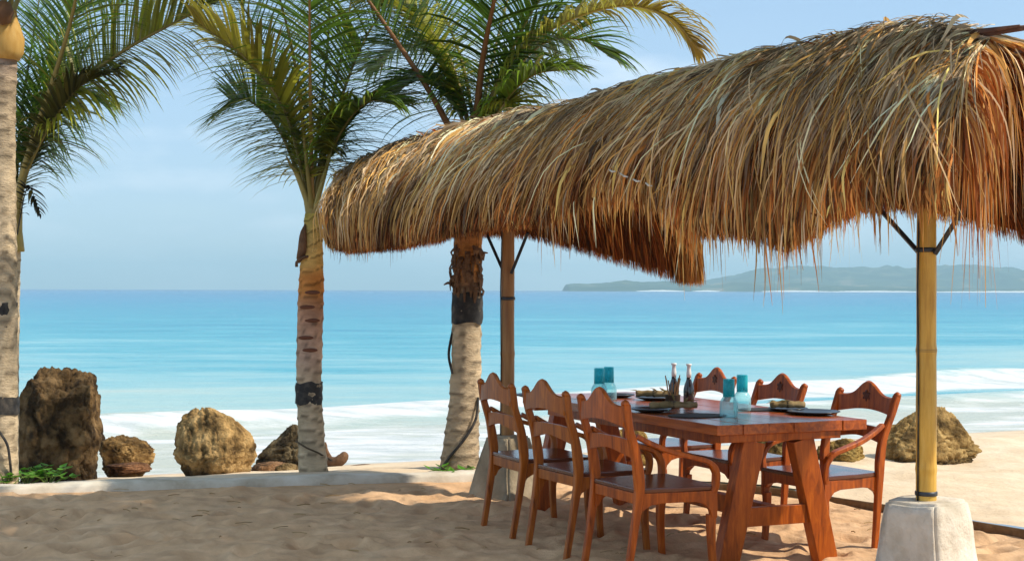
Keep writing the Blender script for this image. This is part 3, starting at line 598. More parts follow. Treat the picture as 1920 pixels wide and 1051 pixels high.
fr(pd, B, [(44, 340), (95, 230), (150, 160), (215, 130)], D, [-.1, -.2, -.2, -.2], lmax=.6, col=(.09, .085, .02), seed=58, side=Vector((.4, .6, .5)), droop=.7, start=.3)
fr(pd, B, [(36, 415), (52, 350), (74, 400)], D, [-.1, -.15, -.2], lmax=.2, col=(.02, .02, .012), rc=(.03, .025, .02), r0=.008, seed=59, n=18, start=.4)

# unseen palm added off to the right, its crown placed to shade the foreground
shade_palm = empty('palm_tree', (3.9, 5.2, 0), label='added leaning palm out of view, its unseen crown placed to shade the sand', cat='palm tree', group='coconut palms along the kerb')
trunk(shade_palm, [Vector(q) for q in ((3.9, 5.2, -.1), (3.5, 5.6, 1.6), (2.9, 6.4, 3.2), (1.9, 7.4, 4.6), (1.6, 7.8, 5.0))], [.15, .12, .11, .10, .08], [(0, BK), (.7, BK2), (1, OR)])
for i in range(26):
    a = i*2.4+.3; e0 = 1.0-.045*i; rr_ = 1.9
    pts = [Vector((1.6, 7.8, 4.95))]+[Vector((1.6+math.cos(a)*rr_*f, 7.8+math.sin(a)*rr_*f, 4.85+e0*1.1*math.sin(f*2.3)-1.1*f*f*(1 if i > 6 else .6))) for f in (.3, .6, .85, 1.0)]
    for q in pts: q.z = max(q.z, 1.95+.2*q.y)
    frond(shade_palm, pts, lmax=.80, n=95, col=GRN, seed=70+i, droop=.35)

# ------------------------------------------------------------ weeds by the kerb
def weed(px, py, d, label, h, n, seed):
    rg = random.Random(seed); o = empty('weed', P(px, py, d), label=label, cat='plant', group='green weeds along the kerb')
    st = MB(); lf = MB()
    for i in range(n):
        a = rg.uniform(0, 6.28); rr_ = rg.uniform(.02, .2); top = Vector((math.cos(a)*rr_*1.6, math.sin(a)*rr_, h*rg.uniform(.4, 1)))
        st.tube([Vector((0, 0, -.03)), top*.5+Vector((0, 0, h*.1)), top], .004, 5)
        for k in range(3):
            b = rg.uniform(0, 6.28); dd = Vector((math.cos(b), math.sin(b), rg.uniform(-.1, .5))).normalized(); s_ = Vector((-dd.y, dd.x, 0)).normalized(); ln = rg.uniform(.05, .10)
            q = top*rg.uniform(.6, 1); w_ = ln*.36
            lf.add([q, q+dd*ln*.4+s_*w_, q+dd*ln, q+dd*ln*.4-s_*w_, q+dd*ln*.45+Vector((0, 0, -.01))], [(0, 1, 4), (1, 2, 4), (2, 3, 4), (3, 0, 4)])
    st.build('stem', M['weedstem'], o); x = lf.mesh('leaves'); link('leaves', x, M['weed'], o, kind='stuff', smooth=False)
weed(12, 912, 11.2, 'leftmost low weed sprawling at the foot of the leftmost palm trunk', .11, 14, 1)
weed(52, 904, 11.5, 'upright leafy weed between the leftmost palm trunk and the wide weed', .15, 12, 2)
weed(92, 905, 11.5, 'wide leafy weed, rightmost along the kerb below the big dark boulder', .13, 16, 3)
weed(853, 890, 11.62, 'small tuft of green weed at the foot of the stout palm', .07, 12, 5)

# ------------------------------------------------------------ thatched shelter
P1 = np.array([2.11, 7.53]); P2 = np.array([-.03, 10.54]); AX = P1-P2
VN = np.array([-.815, -.58])            # towards the near eave
sh = empty('thatched_shelter', (P1[0]*.5+P2[0]*.5, P1[1]*.5+P2[1]*.5, 0), label='long shaggy thatched sunshade on two bamboo posts over the dining table', cat='shelter')
OFF = np.array(sh.location)
def t_at(px, off, side):                 # where the line parallel to the posts crosses the sight line of px
    q0 = P2+side*off*VN; r = (px-CX)/FPX
    return (r*q0[1]-q0[0])/(AX[0]-r*AX[1])
def zt(tab, off, side):
    o = []
    for px, py in tab:
        t = t_at(px, off, side); d = (P2+side*off*VN+AX*t)[1]; o.append((t, HCAM+(hz(px)-py)*d/FPX))
    o.sort(); return np.array(o)
ridge = zt([(605, 340), (650, 318), (700, 297), (840, 248), (1000, 222), (1100, 200), (1200, 174), (1300, 146), (1400, 119), (1500, 97), (1600, 76), (1700, 60), (1750, 56), (1850, 72)], 0, 1)
NOFF = .92
nhem = zt([(600, 462), (660, 470), (720, 468), (800, 455), (930, 428), (1000, 424), (1060, 408), (1120, 380), (1180, 376), (1235, 388), (1268, 425), (1292, 442), (1400, 444), (1450, 462), (1480, 468), (1505, 452), (1560, 420), (1620, 396), (1700, 386), (1760, 386), (1820, 410)], NOFF, 1)
FOFF = .90
fhem = zt([(840, 440), (1000, 444), (1060, 460), (1120, 478), (1200, 502), (1290, 528)], FOFF, -1)
fhemB = zt([(1400, 400), (1600, 380), (1700, 395), (1800, 415), (1860, 432), (1920, 450), (2050, 490)], .60, -1)
def slope(side, off, tab, tr, th, ctrl=.62, ch=.10, flow=0, bend=0):
    def f(a, p):
        a = np.asarray(a, float); p = np.asarray(p, float); ac = np.clip(a, -.03, 1.03)
        t0 = tr[0]+(tr[1]-tr[0])*ac; t1 = th[0]+(th[1]-th[0])*ac+bend*np.sin(np.pi*np.clip(ac, 0, 1))
        rz = np.interp(t0, ridge[:, 0], ridge[:, 1]); hz_ = np.interp(t1, tab[:, 0], tab[:, 1])
        Rr = np.concatenate([P2+AX*t0[..., None], rz[..., None]], -1)
        Hh = np.concatenate([P2+AX*t1[..., None]+side*off*VN, hz_[..., None]], -1)
        Cc = np.concatenate([(P2+AX*(t1*.8+t0*.2+flow)[..., None]+side*off*.93*VN), (rz-ch-.12)[..., None]], -1)
        pc = np.clip(p, -.1, 1)[..., None]
        X = Rr*(1-pc)**2+Cc*2*pc*(1-pc)+Hh*pc**2
        X[..., 2] -= np.clip(p-1, 0, 9)
        return X
    return f
NS = slope(1, NOFF, nhem, (-.60, 1.105), (-.24, 1.24), bend=-.22, ch=.30)
FA = slope(-1, FOFF, fhem, (-.68, .25), (-.62, .262))
FB = slope(-1, .60, fhemB, (.36, 1.105), (.40, 1.33))
def base_sheet(f, name, na, npp, thick):
    a, p = np.meshgrid(np.linspace(0, 1, na), np.linspace(0, .97, npp), indexing='ij'); X = f(a, p)
    du = np.gradient(X, axis=0); dv = np.gradient(X, axis=1); nn = np.cross(du, dv); nn /= np.linalg.norm(nn, axis=-1, keepdims=True)+1e-9
    if nn[..., 2].mean() < 0: nn = -nn
    top = X-nn*.0-OFF; bot = X-nn*thick-OFF
    top[..., 2] -= .01
    V = np.concatenate([top.reshape(-1, 3), bot.reshape(-1, 3)]); F = grid_faces(na, npp); n = na*npp
    F2 = F[:, ::-1]+n; e = []
    for i in range(na-1):
        e.append((i*npp, n+i*npp, n+(i+1)*npp, (i+1)*npp)); e.append((i*npp+npp-1, (i+1)*npp+npp-1, n+(i+1)*npp+npp-1, n+i*npp+npp-1))
    for j in range(npp-1):
        e.append((j, j+1, n+j+1, n+j)); k = (na-1)*npp; e.append((k+j, n+k+j, n+k+j+1, k+j+1))
    me = numesh(name, V, np.concatenate([F, F2, np.array(e)]))
    return link(name, me, M['thatchbase'], sh)
base_sheet(NS, 'thatch_bed', 160, 24, .05); base_sheet(FA, 'thatch_bed', 70, 24, .04); base_sheet(FB, 'thatch_bed', 70, 24, .04)
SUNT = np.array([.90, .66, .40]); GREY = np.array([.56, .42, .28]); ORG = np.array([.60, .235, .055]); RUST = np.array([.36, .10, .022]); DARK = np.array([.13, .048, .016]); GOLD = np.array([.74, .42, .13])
def strands(f, n, p0, ln, lift, width, jit, palette, name, hang=(0, 0), arange=(0, 1), seg=6, flare=.0, tipmix=None, drift=.0):
    rg = RNG; a = rg.uniform(arange[0], arange[1], n); q0 = rg.uniform(p0[0], p0[1], n); row = np.round(q0*11)/11+.02*vnoise(np.stack([a*40, 0*a, 0*a], -1)); q0 = np.where(rg.random(n) < .6, row+rg.normal(0, .010, n), q0); dl = rg.uniform(ln[0], ln[1], n)
    clump = vnoise(np.stack([a*70, q0*3, 0*a], -1)); cell = 170+40*np.round(q0*11) % 90; tuft = (np.floor(a*cell)+.5+.5*vnoise(np.stack([np.floor(a*cell)*.77, q0*11, 0*a+1], -1)))/cell-a
    da = rg.normal(0, jit, n)*(rg.random(n) < .55)+clump*jit*1.0+drift+tuft*rg.uniform(.3, 1.1, n)*(np.abs(tuft) < .01)
    lf = rg.uniform(lift[0], lift[1], n)+.035*vnoise(np.stack([a*26, q0*2.5, 0*a+3], -1)); wv = rg.uniform(width[0], width[1], n)
    hg = rg.uniform(hang[0], hang[1], n)*rg.random(n)
    k = np.linspace(0, 1, seg+1)[None]
    pend = np.minimum(q0+dl, 1.0+rg.uniform(-.02, .02, n)+hg)
    p = q0[:, None]+(pend-q0)[:, None]*k; aa = a[:, None]+da[:, None]*k**1.15
    X = f(aa, p); eps = .01
    du = f(aa+eps, p)-X; dv = f(aa, np.minimum(p, .985)+eps)-f(aa, np.minimum(p, .985)); nn = np.cross(du, dv); nn /= np.linalg.norm(nn, axis=-1, keepdims=True)+1e-9
    sgn = np.where(nn[..., 2:3].mean(axis=1, keepdims=True) < 0, -1., 1.); nn = nn*sgn
    lk = (lf[:, None]*(.35+.65*np.sin(np.pi*np.clip(k, 0, .75)))+flare*rg.uniform(0, 1, n)[:, None]*k**2)[..., None]
    X = X+nn*(lk+(.045*vnoise(np.stack([aa*13, p*1.6, 0*p+6], -1))*np.sin(np.pi*np.clip(p, 0, 1)))[..., None])
    wav = rg.normal(0, .007, (n, 1, 3))*(np.sin(k*rg.uniform(2, 6, (n, 1))+rg.uniform(0, 6, (n, 1))))[..., None]*k[..., None]; X = X+wav
    T = np.gradient(X, axis=1); T /= np.linalg.norm(T, axis=-1, keepdims=True)+1e-9
    tw = nn+rg.normal(0, .7, (n, 1, 3)); W = np.cross(T, tw); W /= np.linalg.norm(W, axis=-1, keepdims=True)+1e-9
    ww = (wv[:, None]*np.where(k < .6, 1, 1-(k-.6)/.4*.85))[..., None]
    V = np.stack([X+W*ww/2, X-W*ww/2], 2)-OFF
    m = seg+1; base = (np.arange(n)*m*2)[:, None]+(np.arange(seg)*2)[None]; base = base.ravel()
    F = np.stack([base, base+1, base+3, base+2], 1)
    pi = rg.choice(len(palette), n, p=[q[1] for q in palette]); col = np.array([q[0] for q in palette])[pi]
    cl = 1+.50*vnoise(np.stack([a*60, q0*3+2, 0*a+8], -1)); col = col*(rg.uniform(.35, 1.45, n)*cl)[:, None]
    cc = np.repeat(col[:, None], m, 1)
    if tipmix is not None: mk = (np.clip((p-.45)/.4, 0, 1)*tipmix[1]*rg.uniform(.2, 1.2, (n, 1)))[..., None]; mk = np.clip(mk, 0, 1); cc = cc*(1-mk)+tipmix[0]*mk*rg.uniform(.7, 1.3, (n, 1, 1))
    cc = np.repeat(cc[:, :, None], 2, 2)
    return V.reshape(-1, 3), F, cc.reshape(-1, 3)
def join(parts, name):
    Vs = []; Fs = []; Cs = []; n = 0
    for v, f, c in parts: Vs.append(v); Fs.append(f+n); Cs.append(c); n += len(v)
    me = numesh(name, np.concatenate(Vs), np.concatenate(Fs), {'col': np.clip(np.concatenate(Cs), 0, 1)})
    return link(name, me, M['thatch'], sh, kind='stuff')
BRN = np.array([.22, .14, .085]); topc = [(SUNT, .54), (GREY, .22), (BRN, .17), (GOLD, .05), (ORG, .02)]; lowc = [(ORG, .32), (RUST, .32), (GOLD, .08), (DARK, .28)]  # weathered tan over rust; sunlit top and shaded lower slope also put into these
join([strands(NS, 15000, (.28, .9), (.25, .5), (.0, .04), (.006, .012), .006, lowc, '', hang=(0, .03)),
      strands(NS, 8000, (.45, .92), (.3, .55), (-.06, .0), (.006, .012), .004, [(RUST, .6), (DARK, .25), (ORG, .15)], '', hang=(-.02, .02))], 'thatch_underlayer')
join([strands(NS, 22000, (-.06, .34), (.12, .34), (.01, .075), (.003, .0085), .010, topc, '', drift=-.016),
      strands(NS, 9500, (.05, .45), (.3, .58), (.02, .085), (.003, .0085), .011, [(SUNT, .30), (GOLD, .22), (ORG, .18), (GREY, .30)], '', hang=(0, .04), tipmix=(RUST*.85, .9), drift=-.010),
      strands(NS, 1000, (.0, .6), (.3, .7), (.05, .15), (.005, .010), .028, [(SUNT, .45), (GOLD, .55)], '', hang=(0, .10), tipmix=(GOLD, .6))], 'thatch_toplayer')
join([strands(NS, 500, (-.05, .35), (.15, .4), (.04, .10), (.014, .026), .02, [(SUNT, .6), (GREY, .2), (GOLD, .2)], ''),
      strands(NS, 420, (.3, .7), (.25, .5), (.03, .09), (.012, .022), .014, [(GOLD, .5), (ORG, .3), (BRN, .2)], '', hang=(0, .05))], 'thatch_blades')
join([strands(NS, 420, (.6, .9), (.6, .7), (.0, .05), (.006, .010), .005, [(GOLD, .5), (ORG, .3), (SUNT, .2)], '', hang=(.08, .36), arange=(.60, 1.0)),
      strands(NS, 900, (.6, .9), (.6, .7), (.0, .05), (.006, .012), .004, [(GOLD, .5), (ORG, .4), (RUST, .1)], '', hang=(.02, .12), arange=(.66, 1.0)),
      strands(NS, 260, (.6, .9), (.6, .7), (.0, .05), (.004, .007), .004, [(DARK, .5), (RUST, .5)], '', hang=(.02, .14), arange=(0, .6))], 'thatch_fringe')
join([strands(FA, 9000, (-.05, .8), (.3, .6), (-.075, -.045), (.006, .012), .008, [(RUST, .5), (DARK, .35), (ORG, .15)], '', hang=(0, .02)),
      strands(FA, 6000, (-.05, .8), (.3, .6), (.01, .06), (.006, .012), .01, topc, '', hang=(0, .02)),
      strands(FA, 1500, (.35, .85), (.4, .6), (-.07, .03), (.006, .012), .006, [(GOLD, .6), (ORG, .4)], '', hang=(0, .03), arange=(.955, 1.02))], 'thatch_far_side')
join([strands(FB, 7000, (-.05, .8), (.3, .6), (-.075, -.045), (.006, .012), .008, [(RUST, .50), (DARK, .34), (ORG, .16)], '', hang=(0, .02)),  # inner strands darkened: the gable interior's shade is put into this palette
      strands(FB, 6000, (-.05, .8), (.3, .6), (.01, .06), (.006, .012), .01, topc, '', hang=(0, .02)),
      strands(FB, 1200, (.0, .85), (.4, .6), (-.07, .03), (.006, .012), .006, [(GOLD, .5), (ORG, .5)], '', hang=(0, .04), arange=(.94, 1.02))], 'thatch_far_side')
# gable curtain at the right end: strands tipping over from the apex
apex = NS(np.array([1.0]), np.array([0.0]))[0]
def curtain(n, spread, seed):
    rg = np.random.default_rng(seed); seg = 7; k = np.linspace(0, 1, seg+1)[None]; s = rg.uniform(0, 1, n)
    # foot line runs from the near hem corner to the far hem corner
    h0 = NS(np.array([1.0]), np.array([1.0]))[0]; h1 = FB(np.array([1.0]), np.array([1.0]))[0]
    side = rg.random(n) < .62
    st = np.where(side[:, None], NS(np.full(n, 1.0), rg.uniform(0, .5, n)), FB(np.full(n, 1.0), rg.uniform(0, .45, n)))
    ux = np.array([AX[0], AX[1], 0])/np.linalg.norm(AX)
    out = rg.uniform(.0, .16, n); ln = rg.uniform(.35, .95, n)
    X = st[:, None]+ux*(out[:, None]*np.sin(np.minimum(k*2.2, 1.57)))[..., None]-np.array([0, 0, 1])*(ln[:, None]*(k**1.5))[..., None]+(rg.normal(0, .05, (n, 1, 3))*np.array([1, 1, 0]))*k[..., None]
    T = np.gradient(X, axis=1); T /= np.linalg.norm(T, axis=-1, keepdims=True); W = np.cross(T, rg.normal(0, 1, (n, 1, 3))); W /= np.linalg.norm(W, axis=-1, keepdims=True)
    ww = (rg.uniform(.006, .012, (n, 1))*np.where(k < .6, 1, 1-(k-.6)/.4*.85))[..., None]; V = np.stack([X+W*ww/2, X-W*ww/2], 2)-OFF; m = seg+1
    b = ((np.arange(n)*m*2)[:, None]+(np.arange(seg)*2)[None]).ravel(); F = np.stack([b, b+1, b+3, b+2], 1)
    pal = np.array([ORG, GOLD, RUST, SUNT]); col = pal[rg.choice(4, n, p=[.22, .22, .42, .14])]*rg.uniform(.7, 1.25, (n, 1)); cc = np.repeat(np.repeat(col[:, None], m, 1)[:, :, None], 2, 2)
    return V.reshape(-1, 3), F, cc.reshape(-1, 3)
join([curtain(300, 1, 4)], 'thatch_gable_fringe')
# posts, plinths, braces
def post(base_px, base_y, d, r, xy, m, node_z, band_z, zbot, ztop, brace, rs):
    x, y = xy; o = np.array([x, y, 0])-OFF
    mb = MB(); prof = []
    for zq in np.linspace(zbot, ztop, 220):
        prof.append((r*(1-.10*(zq-zbot)/(ztop-zbot))+sum(.0035*math.exp(-((zq-q)/.022)**2) for q in node_z)+.0008*math.sin(zq*9), zq))
    mb.lathe(prof, 24, c=tuple(o)); pole = mb.build('bamboo_pole', m, sh, smooth=True)
    for nz_ in node_z:
        MB().lathe([(r*.95, -.014), (r*1.035, -.004), (r*1.0, 0), (r*1.035, .004), (r*.95, .014)], 24, c=(o[0], o[1], nz_), cap=False).build('pole_joint', M['node'], pole, smooth=True)
    for bz in band_z:
        MB().lathe([(r*.95, -.012), (r*1.07, -.010), (r*1.09, 0), (r*1.07, .010), (r*.95, .012)], 24, c=(o[0], o[1], bz), cap=False).build('metal_band', M['steel'], pole, smooth=True)
    u = np.array([AX[0], AX[1]])/np.linalg.norm(AX)
    for sgn, (dx, dz) in zip((-1, 1), brace):
        p0 = Vector((o[0]+sgn*u[0]*r*.9, o[1]+sgn*u[1]*r*.9-.02, rs)); p1 = Vector((o[0]+sgn*u[0]*dx, o[1]+sgn*u[1]*dx-.02, rs+dz))
        MB().bar([p0, p1], .022, .022, side=Vector((0, 1, 0))).build('brace', M['steel'], sh)
    cx = o[0]-r*.98; MB().tube([(cx, o[1]-.03, zbot+.02), (cx+.003, o[1]-.03, zbot+.6), (cx-.002, o[1]-.03, zbot+1.1), (cx+.012, o[1]-.03, ztop-.4)], 0.0045, 6).build('cable', M['rubber'], sh, smooth=True)
post(1738, 930, 7.53, .052, P1, M['bamboo'], [1.15, .55], [1.66, .425], .37, 2.62, [(.42, .34), (.22, .22)], 1.64)
post(952, 820, 10.54, .050, P2, M['bamboo2'], [1.0], [1.39], .37, 2.5, [(.30, .33), (.24, .28)], 1.57)
M['stone'] = mat('shaded_plinth', (.20, .165, .11), .95, .15, [(.33, .27, .185), (.42, .35, .25)], scale=4, detail=9, bump=.9, bscale=14, bdist=.02)  # rear plinth's concrete made darker, its shade put into the colours
def plinth(xy, yaw, bw, tw, h, seed, m='concrete'):
    bm = bmesh.new(); bmesh.ops.create_cube(bm, size=1)
    for v in bm.verts:
        s_ = bw if v.co.z < 0 else tw
        v.co.x *= s_; v.co.y *= s_; v.co.z = -.06 if v.co.z < 0 else h
    bmesh.ops.bevel(bm, geom=list(bm.edges), offset=.014, segments=2, affect='EDGES')
    bmesh.ops.subdivide_edges(bm, edges=list(bm.edges), cuts=7, use_grid_fill=True)
    for v in bm.verts:
        c = np.array(v.co)*7+seed; v.co += Vector((float(vnoise(c)), float(vnoise(c+9)), float(vnoise(c+19))))*.012
    bmesh.ops.triangulate(bm, faces=bm.faces)
    me = bpy.data.meshes.new('concrete_plinth'); bm.to_mesh(me); bm.free()
    o = link('concrete_plinth', me, M[m], sh); o.location = (xy[0]-OFF[0], xy[1]-OFF[1], 0); o.rotation_euler = (0, 0, yaw)
plinth(P1, R(43), .41, .305, .39, 3); plinth(P2, R(47), .42, .23, .42, 8, 'stone')
# ridge pole with its ends sticking out of the gable
def rp(t, dz, side=0): return Vector((*(P2+AX*t+side*VN), float(np.interp(t, ridge[:, 0], ridge[:, 1]))+dz))-sh.location
M['pole'] = mat('old_pole', (.08, .04, .03), .9, .2, [(.19, .10, .07)], scale=20, stretch=(1, 1, 1))
MB().tube([rp(-.6, -.12), rp(0, -.09), rp(.6, -.08), rp(1.0, -.05), rp(1.17, .02)], [.035, .035, .035, .03, .012], 8).build('ridge_pole', M['pole'], sh, smooth=True)
MB().tube([rp(.95, -.01, .03), rp(1.08, .015, .03), rp(1.155, .03, .03)], [.02, .018, .006], 7).build('stick_end', M['pole'], sh, smooth=True)
MB().tube([rp(1.0, -.1, -.03), rp(1.1, -.09, -.05), rp(1.155, -.075, -.06)], [.018, .014, .006], 7).build('stick_end', M['pole'], sh, smooth=True)
for f, aa in ((NS, .995), (FB, .99), (FA, .985)):
    q = f(np.full(12, aa), np.linspace(.02, .8, 12))-OFF; q[:, 2] -= .07
    MB().tube([Vector(x) for x in q], .02, 7).build('rafter', M['pole'], sh, smooth=True)
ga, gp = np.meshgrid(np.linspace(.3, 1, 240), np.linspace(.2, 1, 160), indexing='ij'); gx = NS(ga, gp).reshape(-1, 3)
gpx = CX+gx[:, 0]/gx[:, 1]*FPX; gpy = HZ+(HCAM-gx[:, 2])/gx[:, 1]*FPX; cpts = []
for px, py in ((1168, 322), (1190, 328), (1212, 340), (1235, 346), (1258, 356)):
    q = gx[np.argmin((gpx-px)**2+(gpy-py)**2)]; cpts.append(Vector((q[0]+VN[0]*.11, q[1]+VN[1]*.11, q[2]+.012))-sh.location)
for i in range(4):  # pale dashes stand in for bright sky showing through a gap in the thatch
    a = cpts[i].lerp(cpts[i+1], .12); b = cpts[i].lerp(cpts[i+1], .72); MB().tube([a, a.lerp(b, .5)+Vector((0, 0, -.006)), b], [.004, .006, .004], 6).build('sky_gap_dash', M['skygap'], sh, smooth=True)

# ------------------------------------------------------------ dining table
TC = Vector((1.07, 7.70, 0)); A_ = Vector((-.412, .911, 0)); B_ = Vector((.911, .412, 0)); TL, TW, TH = 2.42, .96, .75
trz = math.atan2(B_.y, B_.x)            # local x = across (B), local y = along (A)
def TT(a, b, z=0): return TC+A_*a+B_*b+Vector((0, 0, z))
tb = empty('dining_table', TT(TL/2, TW/2), trz, label='long red-brown plank dining table with splayed trestle legs under the thatch', cat='table')
def box(name, x0, x1, y0, y1, z0, z1, m, parent, bev=.004):
    mb = MB(); mb.add([(x, y, z_) for x in (x0, x1) for y in (y0, y1) for z_ in (z0, z1)], [(0, 1, 3, 2), (4, 6, 7, 5), (0, 4, 5, 1), (2, 3, 7, 6), (0, 2, 6, 4), (1, 5, 7, 3)])
    return mb.build(name, m, parent, bevel=bev)
nb = 6; bwid = TW/nb
for i in range(nb):
    j = random.uniform(-.004, .004)
    o = box('plank', -TW/2+i*bwid+.0015, -TW/2+(i+1)*bwid-.0015, -TL/2+j, TL/2+random.uniform(-.005, .005), TH-.055, TH+random.uniform(-.0015, .001), M['plank'], tb, .003)
for sy in (-1, 1):
    yy = sy*(TL/2-.075)
    box('cross_beam', -TW/2+.03, TW/2-.16, yy-.055, yy+.055, TH-.097, TH-.0555, M['wood'], tb)
    for sx in (-1, 1):
        xt = -.065+sx*.155; xb = -.065+sx*.325; yb = yy+sy*.0
        MB().bar([(xt, yy, TH-.098), (xb, yb, -.03)], .075, [.135, .125], side=Vector((0, 1, 0)), ch=.08).build('leg', M['wood'], tb)
    MB().bar([(-.065-.24, yy, .25), (-.065+.24, yy, .25)], .045, .10, side=Vector((0, 1, 0)), ch=.08).build('trestle_rail', M['wood'], tb)
box('side_rail', TW/2-.12, TW/2-.09, -TL/2+.2, TL/2-.2, TH-.12, TH-.056, M['wood'], tb); box('side_rail', -TW/2+.09, -TW/2+.12, -TL/2+.2, TL/2-.2, TH-.12, TH-.056, M['wood'], tb)
box('stretcher', -.065-.03, -.065+.03, -TL/2+.12, TL/2-.12, .20, .30, M['wood'], tb)

# ------------------------------------------------------------ chairs
def chair(m, foot, top, label, carve=True):
    o = empty('armchair', label=label, cat='chair', group='carved wooden armchairs round the table')
    sp = [(foot, -.03), (foot*.45+.07*.55, .2), (.07, .42), (.066, .52), (.045, .64), (.012+top*.4, .76), (top, .875)]
    for s in (-1, 1):
        c = spline([(x, s*(.232+.015*z_/.9), z_) for x, z_ in sp], 18)
        wy = [.030+.008*min(1, i/8) for i in range(18)]; tx = [.034+.020*math.exp(-((i-8)/4)**2)+.006*(i > 14) for i in range(18)]
        MB().bar(c, wy, tx, side=Vector((0, 1, 0)), ch=.3).build('back_post', m, o, smooth=False)
        MB().lathe([(.006, -.015), (.021, -.008), (.024, .003), (.018, .013), (.004, .022)], 12, c=(top-.004, s*.246, .880)).build('post_knob', m, o, smooth=True)
    # crest rail
    rings = []; n = 25; w_ = .232
    for i in range(n):
        yy = -w_+2*w_*i/(n-1); q = abs(yy)/w_
        ztp = .862+.092*math.exp(-(q/.42)**2)+.006*q; zb = .766+.026*math.cos(q*math.pi/2)-.002
        xb = top*.55-.022*(1-q*q); lean = (top-.0)*.55
        th = .013
        rings.append([Vector((xb-th-lean*.0, yy, zb)), Vector((xb+th, yy, zb)), Vector((xb+th+lean*.45, yy, ztp-.006)), Vector((xb+lean*.45, yy, ztp)), Vector((xb-th+lean*.45, yy, ztp-.006))])
    cr_ = MB().ring_sweep(rings).build('crest_rail', m, o, smooth=False)
    if carve:
        xb = top*.55-.022+.013+top*.25+.004
        ros = MB(); ros.lathe([(.0, -.004), (.022, -.002), (.026, .003), (.018, .008), (.012, .005), (.0, .010)], 14)
        for k in range(6):
            a = k*math.pi/3; ros.lathe([(.0, -.002), (.010, 0), (.008, .006), (0, .008)], 8, c=(.026*math.cos(a), .026*math.sin(a), 0))
        r_ = ros.build('carved_rosette', M['carve'], cr_, smooth=True); r_.rotation_euler = (0, R(90), 0); r_.location = (xb, 0, .865)
    rings = []
    for i in range(17):
        yy = -w_+2*w_*i/16; q = abs(yy)/w_; xb = .040-.018*(1-q*q); zc = .648+.024*math.cos(q*math.pi/2); hh = .031+.012*q
        rings.append([Vector((xb-.010, yy, zc-hh)), Vector((xb+.010, yy, zc-hh)), Vector((xb+.004, yy, zc+hh)), Vector((xb-.014, yy, zc+hh))])
    MB().ring_sweep(rings).build('mid_rail', m, o)
    # seat
    st = [(.055, -.232), (.055, .232), (.28, .27), (.505, .275), (.525, .26), (.525, -.26), (.505, -.275), (.28, -.27)]
    MB().slab(st, .024, lambda a, b, c_: Vector((a, b, .437+c_))).build('seat', M['seatw'], o, bevel=.006)
    # seat rails with bracket corners
    ol = [(.06, .424), (.06, .30), (.075, .30), (.095, .335), (.14, .362), (.20, .370), (.38, .370), (.43, .358), (.465, .325), (.475, .285), (.505, .285), (.505, .424)]
    for s in (-1, 1):
        MB().slab(ol, .028, lambda a, b, c_, s=s: Vector((a, s*(.220+.053*(a-.06)/.45)+c_, b))).build('seat_rail', m, o, bevel=.003)
    of = [(-.25, .424), (-.25, .33), (-.215, .355), (-.14, .37), (.14, .37), (.215, .355), (.25, .33), (.25, .424)]
    MB().slab(of, .026, lambda a, b, c_: Vector((.495+c_, a, b))).build('seat_rail', m, o, bevel=.003)
    MB().slab([(-.218, .424), (-.218, .37), (.218, .37), (.218, .424)], .026, lambda a, b, c_: Vector((.07+c_, a, b))).build('seat_rail', m, o, bevel=.003)
    for s in (-1, 1):
        c = spline([(.485, s*.257, .30), (.482, s*.259, .22), (.488, s*.261, .1), (.500, s*.263, -.03)], 9)
        MB().bar(c, [.042, .042, .04, .038, .036, .034, .033, .032, .032], [.046, .044, .042, .04, .038, .036, .034, .034, .034], side=Vector((0, 1, 0)), ch=.25).build('leg', m, o)
        c = spline([(.052, s*.243, .715), (.13, s*.258, .675), (.24, s*.274, .632), (.36, s*.286, .600), (.45, s*.287, .572), (.495, s*.283, .520), (.500, s*.277, .46), (.488, s*.271, .415)], 26)
        MB().bar(c, [.034+.010*math.sin(math.pi*i/25) for i in range(26)], [.026+.008*(i > 15) for i in range(26)], side=Vector((0, 1, 0)), ch=.35).build('armrest', m, o)
    return o
def place(o, pos, face, z=0):
    o.location = (pos.x, pos.y, z); o.rotation_euler = (0, 0, math.atan2(face.y, face.x))
cl = chair(M['wood'], .0, -.01, 'orange-red armchair at the near left corner of the table, its back to the viewer')
place(cl, TT(.21, -.55), B_)
c2 = copy_thing(cl, 'brown armchair in the middle of the left row, between two others'); place(c2, TT(.92, -.54), B_.lerp(A_, .03))
c3 = copy_thing(cl, 'brown armchair at the far end of the left row, beside the rear bamboo post'); place(c3, TT(1.63, -.53), B_.lerp(A_, -.03))
for o in (c2, c3):
    for ch in o.children:
        if ch.data.materials[0] == M['wood']:
            for s_ in ch.material_slots: s_.link = 'OBJECT'; s_.material = M['woodb']
cr2 = chair(M['wood'], .10, -.055, 'armchair at the near right corner of the table, facing it, wholly visible carved crest')
place(cr2, TT(.50, 1.30), (-B_).lerp(-A_, .06), -.03)
c5 = copy_thing(cr2, 'middle armchair of the right row, its crest just right of the near blue carafes'); place(c5, TT(1.37, 1.29), -B_, -.03)
c6 = copy_thing(cr2, 'far armchair of the right row, its crest just right of the dark sauce bottles'); place(c6, TT(2.17, 1.30), (-B_).lerp(A_, .05), -.03)

